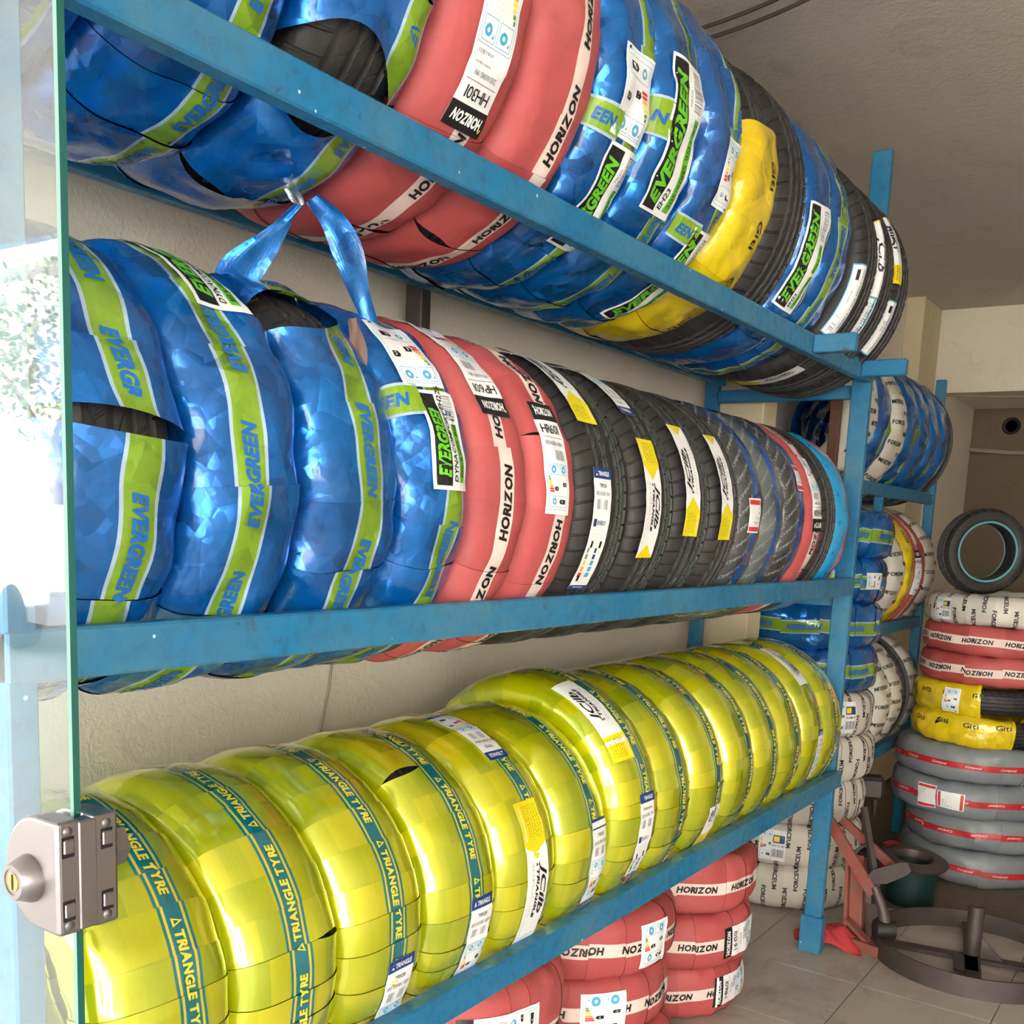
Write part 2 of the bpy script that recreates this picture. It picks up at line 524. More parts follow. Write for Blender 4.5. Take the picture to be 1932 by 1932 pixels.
def glyph(ch, bold):
    key = (ch, bold)
    if key not in GL:
        cu = bpy.data.curves.new('lettering_source', 'FONT')
        cu.body = ch; cu.size = 1.0; cu.offset = bold; cu.resolution_u = 2
        o = bpy.data.objects.new('lettering_source', cu)
        me = bpy.data.meshes.new_from_object(o)
        V = np.array([(v.co.x, v.co.y) for v in me.vertices]) if len(me.vertices) else np.zeros((0, 2))
        F = [tuple(p.vertices) for p in me.polygons]
        bpy.data.meshes.remove(me); bpy.data.objects.remove(o); bpy.data.curves.remove(cu)
        GL[key] = (V / 0.729, F)
    return GL[key]


def glyphs(s, bold=0.0, shear=0.0):
    """letters set side by side: (vertices Nx2 with cap height 1, faces, width)"""
    key = (s, bold, shear)
    if key not in GL:
        P, FF, x, k = [], [], 0.0, 0
        for ch in s:
            V, F = glyph(ch, bold)
            if ch == ' ' or not len(V): x += 0.38; continue
            used = sorted({i for f in F for i in f}); lo, hi = V[used, 0].min(), V[used, 0].max()
            if ch == 'V' and x > 0: x -= 0.1
            Q = V.copy(); Q[:, 0] += x - lo
            Q[:, 0] += shear * Q[:, 1]
            P.append(Q); FF += [tuple(i + k for i in f) for f in F]; k += len(V)
            x += hi - lo + 0.07 - {'R': 0.22, 'V': 0.12, 'L': 0.05}.get(ch, 0.0)
        P = np.concatenate(P); P[:, 0] -= P[:, 0].min()
        GL[key] = (P, FF, P[:, 0].max())
    return GL[key]


class Canvas:
    """flat print laid out in metres, later wrapped on a tyre."""
    def __init__(s, w, h):
        s.w, s.h = w, h
        s.P = []; s.F = []; s.M = []; s.Z = []
        s.mats = []

    def mat(s, m):
        if m not in s.mats: s.mats.append(m)
        return s.mats.index(m)

    def poly(s, pts, m, z=1):
        k = len(s.P); s.P += [tuple(p) for p in pts]; s.Z += [z] * len(pts)
        s.F.append(tuple(range(k, k + len(pts)))); s.M.append(s.mat(m))

    def rect(s, x0, y0, x1, y1, m, z=1, step=0.014):
        nx = max(1, int(math.ceil((x1 - x0) / step))); ny = max(1, int(math.ceil((y1 - y0) / step)))
        k = len(s.P); mi = s.mat(m)
        for i in range(nx + 1):
            for j in range(ny + 1):
                s.P.append((x0 + (x1 - x0) * i / nx, y0 + (y1 - y0) * j / ny)); s.Z.append(z)
        for i in range(nx):
            for j in range(ny):
                a = k + i * (ny + 1) + j
                s.F.append((a, a + ny + 1, a + ny + 2, a + 1)); s.M.append(mi)

    def frame(s, x0, y0, x1, y1, m, t=0.0009, z=1):
        s.rect(x0, y0, x1, y0 + t, m, z); s.rect(x0, y1 - t, x1, y1, m, z)
        s.rect(x0, y0, x0 + t, y1, m, z); s.rect(x1 - t, y0, x1, y1, m, z)

    def text(s, st, x, y, h, m, width=None, bold=0.0, shear=0.0, z=2, rot=0, center=False):
        V, F, W = glyphs(st, bold, shear)
        sx = h if width is None else width / max(W, 1e-6)
        P = V * np.array([sx, h])
        if center: P[:, 0] -= W * sx / 2
        if rot == 90: P = np.stack([-P[:, 1], P[:, 0]], -1)
        if rot == 180: P = -P
        if rot == 270: P = np.stack([P[:, 1], -P[:, 0]], -1)
        k = len(s.P); mi = s.mat(m)
        s.P += [(x + p[0], y + p[1]) for p in P]; s.Z += [z] * len(P)
        for f in F: s.F.append(tuple(i + k for i in f)); s.M.append(mi)

    def bars(s, x0, y0, x1, y1, m='grey_ink', n=14, seed=1, vertical=True):
        r = random.Random(seed); 
        for i in range(n):
            t = (i + r.random() * 0.4) / n
            wd = (0.25 + 0.5 * r.random()) / n
            if vertical: s.rect(x0 + (x1 - x0) * t, y0, x0 + (x1 - x0) * min(1, t + wd), y1, m)
            else: s.rect(x0, y0 + (y1 - y0) * t, x1, y0 + (y1 - y0) * min(1, t + wd), m)

    def ring(s, cx, cy, r, r2, m, n=12, z=1):
        for i in range(n):
            a, b = 2 * math.pi * i / n, 2 * math.pi * (i + 1) / n
            s.poly([(cx + r2 * math.cos(a), cy + r2 * math.sin(a)), (cx + r * math.cos(a), cy + r * math.sin(a)),
                    (cx + r * math.cos(b), cy + r * math.sin(b)), (cx + r2 * math.cos(b), cy + r2 * math.sin(b))], m, z)

    def build(s, name, surf, th0, b0, k, parent, loc, rot, base=0.0024, dz=0.0005, seed=0):
        P = np.array(s.P); Z = np.array(s.Z, float)
        x = P[:, 0] - s.w / 2; y = P[:, 1] - s.h / 2
        a, b = ((y, x), (x, -y), (-y, -x), (-x, y))[k % 4]
        th = th0 + a / surf.R
        bb = b0 + b
        r = np.random.RandomState(seed + 3)
        curl = 0.0012 * np.sin(a * 70 + r.rand() * 6) * np.abs(bb - b0) / 0.04
        X = surf.pos(th, bb, base + dz * (Z - 1) + np.abs(curl))
        me = mesh(name, X, s.F, s.mats, s.M)
        return link(name, me, parent, loc, rot)


def energy_block(c, x0, y0, w, h, letters=('C', 'E'), db='71'):
    """the printed grid of an energy label, upright, inside x0..x0+w, y0..y0+h"""
    X = lambda u: x0 + w * u
    Y = lambda v: y0 + h * v
    c.frame(x0, y0, x0 + w, y0 + h, 'cyan_ink', 0.0007)
    # two pictogram boxes at the top
    for u in (0.06, 0.53):
        c.frame(X(u), Y(0.76), X(u + 0.41), Y(0.97), 'cyan_ink', 0.0008)
        cx, cy = X(u + 0.24), Y(0.875); rr = 0.088 * w
        c.ring(cx, cy, 1.25 * rr, 0.5 * rr, 'cyan_ink', 10)
        c.poly([(X(u + 0.05), Y(0.93)), (X(u + 0.11), Y(0.93)), (X(u + 0.05), Y(0.89))], 'cyan_ink')
    cols = ['ink_green', 'ink_green', 'ink_sun', 'ink_sun', 'ink_orange', 'ink_red', 'ink_red']
    for i, m in enumerate(cols):
        y1 = Y(0.73 - 0.052 * i); c.rect(X(0.06), y1 - 0.04 * h, X(0.13 + 0.025 * i), y1, m)
    for i in range(7):
        y1 = Y(0.72 - 0.052 * i)
        c.rect(X(0.52), y1 - 0.006 * h, X(0.54), y1, 'grey_ink'); c.rect(X(0.62), y1 - 0.003 * h, X(0.94), y1, 'pale_ink')
    for u, v, ch in ((0.34, 0.46, letters[1]), (0.76, 0.56, letters[0])):
        c.poly([(X(u), Y(v - 0.045)), (X(u + 0.16), Y(v - 0.045)), (X(u + 0.16), Y(v + 0.045)), (X(u), Y(v + 0.045)), (X(u - 0.05), Y(v))], 'ink_black')
        c.text(ch, X(u + 0.05), Y(v - 0.025), 0.05 * h, 'paper_white', bold=0.02)
    c.frame(X(0.06), Y(0.06), X(0.94), Y(0.3), 'cyan_ink', 0.0007)
    c.ring(X(0.28), Y(0.18), 0.1 * w, 0.05 * w, 'cyan_ink', 10)
    c.poly([(X(0.6), Y(0.13)), (X(0.86), Y(0.13)), (X(0.86), Y(0.23)), (X(0.6), Y(0.23)), (X(0.54), Y(0.18))], 'ink_black')
    c.text(db, X(0.64), Y(0.152), 0.055 * h, 'paper_white', bold=0.02)


def canvas_evergreen(model, size, L=0.25, W=0.082):
    c = Canvas(L, W)
    c.rect(0, 0, L, W, 'paper_white', 0)
    c.rect(0.006, W * 0.55, L - 0.006, W - 0.006, 'ink_black')
    c.text('EVERGREEN', 0.018, W * 0.61, W * 0.27, 'lime_ink', width=L - 0.04, bold=0.05, shear=0.22)
    c.text(model, 0.012, W * 0.38, W * 0.12, 'ink_black', bold=0.02, shear=0.15)
    c.rect(0.012, W * 0.12, L * 0.66, W * 0.3, 'lime_ink')
    c.text(size, 0.02, W * 0.15, W * 0.12, 'ink_black', width=L * 0.58)
    c.bars(L * 0.7, W * 0.12, L * 0.96, W * 0.36, n=22)
    c.text('PSR KM', L * 0.72, W * 0.42, W * 0.06, 'grey_ink')
    return c


def canvas_energy(W=0.078, Hh=0.125, db='71'):
    c = Canvas(W, Hh)
    c.rect(0, 0, W, Hh, 'paper_white', 0)
    energy_block(c, 0.006, 0.006, W - 0.012, Hh - 0.012, db=db)
    c.rect(W - 0.014, 0.003, W - 0.008, 0.008, 'navy_ink')
    return c


def canvas_horizon(model, size, W=0.074, L=0.255):
    c = Canvas(W, L)
    c.rect(0, 0, W, L, 'paper_white', 0)
    c.rect(0, L - 0.036, W, L, 'ink_black')
    c.text('HORIZON', 0.008, L - 0.026, 0.0155, 'paper_white', width=W - 0.018, bold=0.045, shear=0.2, z=2)
    c.poly([(0.0055, L - 0.014), (0.008, L - 0.014), (0.0105, L - 0.008), (0.008, L - 0.008)], 'yellow_paper', 3)
    c.text(model, W / 2, L - 0.06, 0.0175, 'ink_black', bold=0.005, center=True, width=None)
    c.rect(0.006, L - 0.068, W - 0.006, L - 0.067, 'grey_ink')
    c.text(size, W / 2, L - 0.082, 0.0075, 'grey_ink', center=True)
    c.bars(W * 0.45, L - 0.108, W * 0.85, L - 0.09, n=12)
    energy_block(c, 0.005, 0.008, W - 0.01, L - 0.122)
    return c


def canvas_triangle(model='TR928', size='185/65R15 88H', W=0.062, L=0.235, style=0):
    c = Canvas(W, L)
    c.rect(0, 0, W, L, 'paper_white', 0)
    c.rect(0, L - 0.02, W, L, 'navy_ink'); c.rect(0, 0, W, 0.009, 'navy_ink')
    c.poly([(0.008, L - 0.015), (0.014, L - 0.015), (0.011, L - 0.006)], 'paper_white')
    c.text('TRIANGLE', 0.016, L - 0.0145, 0.0085, 'paper_white', width=W - 0.024, bold=0.02)
    c.text('TRIANGLE', 0.012, 0.003, 0.004, 'paper_white', width=W - 0.026)
    c.text(model, W / 2, L - 0.036, 0.0075, 'ink_black', center=True)
    c.text(size, W / 2, L - 0.051, 0.0075, 'grey_ink', center=True)
    c.bars(0.012, L - 0.076, 0.026, L - 0.058, n=6); c.bars(0.036, L - 0.076, 0.05, L - 0.058, n=6, seed=4)
    if style == 0:
        c.rect(0.006, L - 0.108, 0.017, L - 0.094, 'navy_ink')
        c.text('ENERGY', 0.019, L - 0.105, 0.009, 'navy_ink', width=0.03)
        for i in range(3): c.rect(0.006, L - 0.116 - 0.006 * i, W - 0.008, L - 0.1155 - 0.006 * i, 'pale_ink')
        for i, (m, n) in enumerate((('ink_green', 'navy_ink'), ('ink_green', 'navy_ink'), ('ink_sun', 'cyan_ink'), ('ink_orange', 'cyan_ink'), ('ink_red', 'cyan_ink'))):
            y = L - 0.158 - 0.0125 * i
            c.rect(0.008, y, 0.014 + 0.0015 * i, y + 0.0095, m); c.rect(0.034, y, 0.041 + 0.0015 * i, y + 0.0095, n)
        for x in (0.014, 0.044):
            c.rect(x, L - 0.148, x + 0.007, L - 0.135, 'ink_black')
        c.rect(0.012, 0.018, 0.02, 0.03, 'ink_black'); c.frame(0.022, 0.016, 0.034, 0.032, 'pale_ink')
    else:
        energy_block(c, 0.005, 0.014, W - 0.01, L - 0.098, db='71')
    return c


def squiggle(c, x0, x1, y, m, seed, h=0.0022, z=2):
    """a line of small unreadable script: short strokes"""
    r = random.Random(seed); x = x0
    while x < x1 - 0.003:
        wd = 0.002 + r.random() * 0.007
        c.rect(x, y, min(x1, x + wd), y + 0.0007, m, z)
        if r.random() < 0.75: c.rect(x + wd * 0.3, y, x + wd * 0.3 + 0.0007, y + h * (0.6 + r.random()), m, z)
        if r.random() < 0.4: c.rect(x + wd * 0.6, y - 0.0016, x + wd * 0.6 + 0.0009, y - 0.0007, m, z)
        x += wd + 0.001 + r.random() * 0.002


def canvas_jc(yl=0.10, wl=0.15, tail=0.035, W=0.07):
    """long sticker: yellow arrow end with small script, white middle with italic words, yellow tip"""
    L = yl + wl + tail
    c = Canvas(L, W)
    c.rect(0, 0, L, W, 'paper_white', 0)
    c.rect(0, 0, yl - 0.03, W, 'yellow_paper')
    c.poly([(yl - 0.03, 0), (yl, W * 0.5), (yl - 0.03, W)], 'yellow_paper')
    c.poly([(L, 0), (L, W), (L - tail, W * 0.5)], 'yellow_paper')
    for i in range(6): squiggle(c, 0.008, yl - 0.035, W * (0.86 - 0.11 * i), 'ink_black', i + 5)
    c.text('WWW.JHIKBAIN.COM', 0.008, W * 0.1, 0.0055, 'paper_white', width=yl - 0.045, bold=0.02)
    x = yl + 0.006
    c.text('JCilb', x, W * 0.62, 0.0185, 'ink_black', width=wl * 0.7, bold=0.02, shear=0.3)
    c.poly([(x, W * 0.42), (x + 0.007, W * 0.42), (x + 0.0035, W * 0.42 + 0.007)], 'ink_black')
    c.text('TRIANGLE', x + 0.012, W * 0.42, 0.0085, 'ink_black', width=wl * 0.66, bold=0.05, shear=0.25)
    squiggle(c, x, x + wl * 0.72, W * 0.22, 'grey_ink', 31, 0.006)
    squiggle(c, x + wl * 0.55, x + wl * 0.95, W * 0.1, 'grey_ink', 33, 0.002)
    return c


def canvas_band(W=0.075, Hh=0.052, st='EEN'):
    """a piece of the printed green band that runs across the tread"""
    c = Canvas(W, Hh)
    c.rect(0, 0, W, Hh, 'band_edge', 0)
    c.rect(0, 0.005, W, Hh - 0.005, 'band_green', 1)
    c.text(st, 0.012, Hh / 2 - 0.0095, 0.019, 'ink_blue', width=W * 0.62, bold=0.05, shear=0.22)
    return c


def canvas_small_red(W=0.062, L=0.085):
    c = Canvas(W, L)
    c.rect(0, 0, W, L, 'paper_white', 0)
    c.rect(0.003, L - 0.015, W - 0.003, L - 0.004, 'ink_red'); c.rect(0.003, 0.004, W - 0.003, 0.016, 'ink_red')
    for i in range(4): c.text(('205/55R16', '94V XL', '91V', 'H')[i], 0.006, L - 0.028 - 0.012 * i, 0.0065, 'grey_ink')
    return c


def canvas_sizetag(txt='175/70R13 82H TR928', W=0.045, L=0.2):
    c = Canvas(L, W)
    c.rect(-0.004, -0.003, L + 0.004, W + 0.003, 'cyan_ink', 0)
    c.rect(0, 0, L, W, 'paper_white', 1)
    c.text(txt, 0.012, W * 0.62, 0.0075, 'ink_black', width=L * 0.8, z=2)
    c.rect(0.012, W * 0.3, L * 0.2, W * 0.5, 'ink_black', 2)
    c.text('82H 2022', L * 0.35, W * 0.3, 0.006, 'grey_ink', z=2)
    c.bars(L * 0.72, W * 0.2, L * 0.96, W * 0.5, n=12)
    return c


def canvas_forceum(W=0.1, L=0.12):
    c = Canvas(W, L)
    c.rect(0, 0, W, L, 'paper_white', 0)
    energy_block(c, 0.004, 0.004, W * 0.45, L - 0.008)
    c.rect(W * 0.52, L * 0.6, W * 0.95, L * 0.85, 'navy_ink'); c.rect(W * 0.55, L * 0.64, W * 0.76, L * 0.81, 'yellow_paper', 2)
    c.text('185/70 R13', W * 0.52, L * 0.48, 0.008, 'ink_black', width=W * 0.43)
    c.bars(W * 0.52, L * 0.14, W * 0.95, L * 0.4, 'ink_black', n=16)
    return c


# ------------------------------------------------------------------ tyres
class Surf:
    """cross-section around the tyre axis (local Y); b runs along the surface across the width from the crown"""
    def __init__(s, R, w, hs=0.115, p=2.6, seed=0, amp=0.0015, wraps=14, lip=0.0022, jit=0.35, skew=0.25, drift=0.004, slope=0.01, band=0.0, cuts=()):
        s.R, s.w, s.hs = R, w, hs
        ph = np.linspace(-math.pi, math.pi, 2401); sn = np.sin(ph); cs = np.cos(ph)
        y = w / 2 * np.sign(sn) * np.abs(sn) ** (2 / p)
        r = R - hs / 2 + hs / 2 * np.sign(cs) * np.abs(cs) ** (2 / p)
        L = np.r_[0, np.cumsum(np.hypot(np.diff(y), np.diff(r)))]
        s.b = L - L[1200]; s.y = y; s.r = r
        dy = np.gradient(y, s.b); dr = np.gradient(r, s.b)
        l = np.hypot(dy, dr); s.ny = -dr / l; s.nr = dy / l
        s.B = s.b[-1]
        g = np.random.RandomState(seed)
        n = 18
        s.k = g.randint(2, 26, n); s.m = g.uniform(-70, 70, n); s.phi = g.uniform(0, 6.28, n)
        s.A = amp * 2.2 / np.sqrt(s.k) * g.uniform(0.4, 1, n)
        s.lip = lip
        edges = (np.arange(wraps) + g.uniform(-jit, jit, wraps)) / wraps * 2 * math.pi
        for (th, *_r) in cuts:      # a cut sits on a wrap edge
            d = np.abs((edges - th + math.pi) % (2 * math.pi) - math.pi); edges[d.argmin()] = th % (2 * math.pi)
        s.e = np.sort(edges % (2 * math.pi))
        nw = len(s.e)
        s.off = band + g.normal(0, drift, nw); s.slo = g.uniform(-slope, slope, nw); s.rn = g.rand(nw); s.sk = g.uniform(-skew, skew, nw)
        s.liph = g.uniform(0.5, 1.2, nw)
        s.cuts = cuts

    def prof(s, b):
        b = np.asarray(b); b = (b + s.B) % (2 * s.B) - s.B
        return [np.interp(b, s.b, q) for q in (s.y, s.r, s.ny, s.nr)]

    def wrap(s, tau):
        t = np.asarray(tau) % (2 * math.pi)
        i = np.searchsorted(s.e, t, side='right') - 1
        i = np.where(i < 0, len(s.e) - 1, i)
        a = s.e[i]; nx = s.e[(i + 1) % len(s.e)]
        span = (nx - a) % (2 * math.pi)
        f = ((t - a) % (2 * math.pi)) / np.maximum(span, 1e-6)
        return i, np.clip(f, 0, 1)

    def noise(s, tau, b):
        tau = np.asarray(tau)[..., None]; b = np.asarray(b)[..., None]
        return (s.A * np.sin(s.k * tau + s.m * b + s.phi)).sum(-1)

    def disp(s, tau, b):
        i, f = s.wrap(tau)
        return s.noise(tau, b) + s.lip * s.liph[i] * (0.35 * f + 0.65 * f ** 4)

    def band(s, tau):
        i, f = s.wrap(tau)
        return s.off[i] + s.slo[i] * (f - 0.5)

    def pos(s, th, b, lift=0.0):
        y, r, ny, nr = s.prof(b)
        d = s.disp(th, b) + lift
        rr = r + nr * d
        return np.stack([rr * np.cos(th), y + ny * d, rr * np.sin(th)], -1)


def film_mesh(s, mat, nb=44, dth=0.045, arc=None):
    """wrapping film as a grid; wrap edges are steps, cuts are lens-shaped openings. arc=(a0,a1): film only there"""
    bb = np.linspace(-s.B, s.B, nb, endpoint=False)
    e = s.e; nw = len(e)
    cols = []
    for i in range(nw):
        a = e[i]; span = (e[(i + 1) % nw] - a) % (2 * math.pi)
        n = max(2, int(math.ceil(span / dth)))
        for j in range(n + 1): cols.append((i, j / n, a + span * j / n))
    W = np.array([c[0] for c in cols]); Fr = np.array([c[1] for c in cols]); T = np.array([c[2] for c in cols])
    sk0 = s.sk[W]; sk1 = s.sk[(W + 1) % nw]
    sk = sk0 + (sk1 - sk0) * Fr
    TH = T[:, None] + sk[:, None] * np.clip(bb, -s.w * 0.6, s.w * 0.6)[None, :]
    D = s.noise(T[:, None] + 0 * bb[None], 0 * T[:, None] + bb[None]) + (s.lip * s.liph[W] * (0.35 * Fr + 0.65 * Fr ** 4))[:, None]
    hole = np.zeros(len(cols), bool)
    for cut in s.cuts:
        th, bc, bw, h = cut[:4]
        op = h * np.maximum(0, 1 - ((bb - bc) / bw) ** 2)[None, :]
        dd = (T - th + math.pi) % (2 * math.pi) - math.pi
        k = int(np.argmin(np.abs((e - th + math.pi) % (2 * math.pi) - math.pi)))
        before = W == (k - 1) % nw; after = W == k
        Ld = 2.5 * h + 0.02
        TH = TH - np.where(before, np.exp(-np.abs(dd) / Ld), 0)[:, None] * op
        TH = TH + np.where(after, np.exp(-np.abs(dd) / Ld), 0)[:, None] * op
        D = D + (np.where(before | after, np.exp(-np.abs(dd) / 0.05), 0)[:, None] * (op > 0) * min(0.008, 0.06 * h))
        hole |= (before & (Fr > 0.999))
    y, r, ny, nr = s.prof(bb)
    rr = r[None] + nr[None] * D
    X = np.stack([rr * np.cos(TH), y[None] + ny[None] * D, rr * np.sin(TH)], -1)
    bo = s.off[W] + s.slo[W] * (Fr - 0.5)
    UV = np.stack([np.broadcast_to((T * s.R)[:, None], TH.shape), bb[None] - bo[:, None]], -1)
    nc = len(cols)
    I = np.arange(nc); J = np.arange(nb)
    keep = ~hole & (Fr < 0.999)
    if arc:
        tt = (T - arc[0]) % (2 * math.pi); keep &= tt < (arc[1] - arc[0]) % (2 * math.pi)
    I = I[keep]
    a = (I[:, None] * nb + J[None]).ravel(); b = (I[:, None] * nb + (J[None] + 1) % nb).ravel()
    N = (I + 1) % nc
    c = (N[:, None] * nb + (J[None] + 1) % nb).ravel(); d = (N[:, None] * nb + J[None]).ravel()
    Q = np.stack([a, d, c, b], -1)
    rn = np.broadcast_to(s.rn[W][:, None], TH.shape)
    return quadmesh('wrapping', X.reshape(-1, 3), Q, mat, UV.reshape(-1, 2), rn.ravel())


def tread_mesh(R, w, hs=0.115, pitches=58, seed=0, mat='rubber', depth=0.007, p=3.2):
    """bare tyre: circumferential grooves, shoulder sipes, sidewall, bead and bore"""
    s = Surf(R, w, hs, p, seed, 0.0, 6, 0.0)
    T = w * 0.40
    g = [(-0.62 * T, 0.005), (-0.2 * T, 0.0045), (0.2 * T, 0.0045), (0.62 * T, 0.005)]
    bs = []; dep = []; sh = []
    def put(b, d, z): bs.append(b); dep.append(d); sh.append(z)
    lo = [-s.B * v for v in (0.985, 0.9, 0.8, 0.7, 0.62, 0.55)]
    for b in lo:
        if b < -T - 0.03: put(b, 0, 0)
    put(-T - 0.028, 0, 0); put(-T - 0.014, 0, 0.6); put(-T, 0, 1)
    for c, hw in g:
        put(c - hw - 0.002, 0, 1); put(c - hw, depth, 0); put(c + hw, depth, 0); put(c + hw + 0.002, 0, 1)
    put(T, 0, 1); put(T + 0.014, 0, 0.6); put(T + 0.028, 0, 0)
    for b in lo[::-1]:
        if b < -T - 0.03: put(-b, 0, 0)
    bs = np.array(bs); dep = np.array(dep); sh = np.array(sh)
    o = np.argsort(bs); bs, dep, sh = bs[o], dep[o], sh[o]
    cols = []
    for p in range(pitches):
        for f, cut in ((0.0, 0), (0.46, 0), (0.5, 1), (0.6, 1), (0.64, 0)): cols.append(((p + f) / pitches * 2 * math.pi, cut))
    th = np.array([c[0] for c in cols]); cut = np.array([c[1] for c in cols])
    side = np.abs(bs) > 0.6 * T
    slant = np.where(side, np.sign(bs) * (np.abs(bs) - 0.6 * T) * 1.2, bs * 4.0)
    sip = np.where(side, 0.7, 0.45) * sh
    TH = th[:, None] + slant[None] * 0.6 + 0.03 * (np.sign(bs))[None]
    D = -dep[None] - cut[:, None] * sip[None] * depth * 0.8
    y, r, ny, nr = s.prof(bs)
    rr = r[None] + nr[None] * D
    X = np.stack([rr * np.cos(TH), y[None] + ny[None] * D + 0 * TH, rr * np.sin(TH)], -1)
    UV = np.stack([TH * R, np.broadcast_to(bs[None], TH.shape)], -1)
    nc, nb = len(cols), len(bs)
    I = np.arange(nc)[:, None]; J = np.arange(nb)[None]
    a = I * nb + J; b = I * nb + (J + 1) % nb; c = ((I + 1) % nc) * nb + (J + 1) % nb; d = ((I + 1) % nc) * nb + J
    Q = np.stack([a, d, c, b], -1).reshape(-1, 4)
    me = quadmesh('tyre_body', X.reshape(-1, 3), Q, mat, UV.reshape(-1, 2))
    try: me.set_sharp_from_angle(angle=math.radians(32))
    except Exception: pass
    return me, Surf(R, w, hs, p, seed, 0.0, 6, 0.0)


def band_letters(s, st, h, length, period, mat, d=1, bold=0.02, shear=0.0, b0=0.0, mark=None, start=0.0, follow=True, name='lettering', arc=None):
    """words repeated along the printed band of a wrapping"""
    V, F, W = glyphs(st, bold, shear)
    circ = 2 * math.pi * s.R
    n = int(circ / period)
    step = circ / n
    AV, AF, AM = [], [], []
    mats = [mat]
    for j in range(n):
        a0 = start + j * step
        x = V[:, 0] * (length / W); y = (V[:, 1] - 0.5) * h
        a = a0 + d * x; th = a / s.R
        bo = s.band(th) if follow else 0
        if arc:
            tm = ((th.mean() - arc[0]) % (2 * math.pi))
            if tm > (arc[1] - arc[0]): continue
        P = s.pos(th, b0 + bo - d * y, 0.0016)
        k = sum(len(q) for q in AV)
        bl = b0 + bo - d * y
        gone = np.zeros(len(th), bool)
        for cut in s.cuts:
            dd = (th - s.band(th) * 0 - cut[0] + math.pi) % (2 * math.pi) - math.pi
            gone |= np.abs(dd) < cut[3] * np.maximum(0, 1 - ((bl - cut[1]) / cut[2]) ** 2) + 0.03 * (np.abs(bl - cut[1]) < cut[2])
        FF = [f for f in F if not any(gone[list(f)])]
        AV.append(P); AF += [tuple(i + k for i in f) for f in FF]; AM += [0] * len(FF)
        if mark:
            q = np.array([(-1.25, -0.55), (-0.35, -0.55), (-0.8, 0.65), (-1.02, -0.3), (-0.58, -0.3), (-0.8, 0.25)]) * h
            a = a0 + d * q[:, 0]; th = a / s.R
            P = s.pos(th, b0 + (s.band(th) if follow else 0) - d * q[:, 1], 0.0016)
            k = sum(len(z) for z in AV); AV.append(P)
            for f in ((0, 1, 4, 3), (1, 2, 5, 4), (2, 0, 3, 5)): AF.append(tuple(i + k for i in f)); AM.append(0)
    if not AV: return None
    return mesh(name, np.concatenate(AV), AF, mats, AM)


def cross_letters(s, st, h, length, period, mat, rows=(0.0,), name='lettering', slant=0.0, bold=0.01, arc=None, alt=True):
    """words set across the width, repeated around (loose all-over print)"""
    V, F, W = glyphs(st, bold, 0.0)
    n = int(2 * math.pi * s.R / period)
    AV, AF = [], []; k = 0
    for j in range(n):
        for ri, rb in enumerate(rows):
            up = -1 if (alt and (j + ri) % 2) else 1
            a0 = (j + 0.5 * (ri % 2)) * 2 * math.pi * s.R / n
            x = (V[:, 0] / W - 0.5) * length * up; y = (V[:, 1] - 0.5) * h * up
            b = rb + x; a = a0 + y + slant * x
            P = s.pos(a / s.R, b, 0.0016)
            AV.append(P); AF += [tuple(i + k for i in f) for f in F]; k += len(P)
    return mesh(name, np.concatenate(AV), AF, [mat])


R90 = math.radians(90)
SEED = [100]
D2R = math.radians


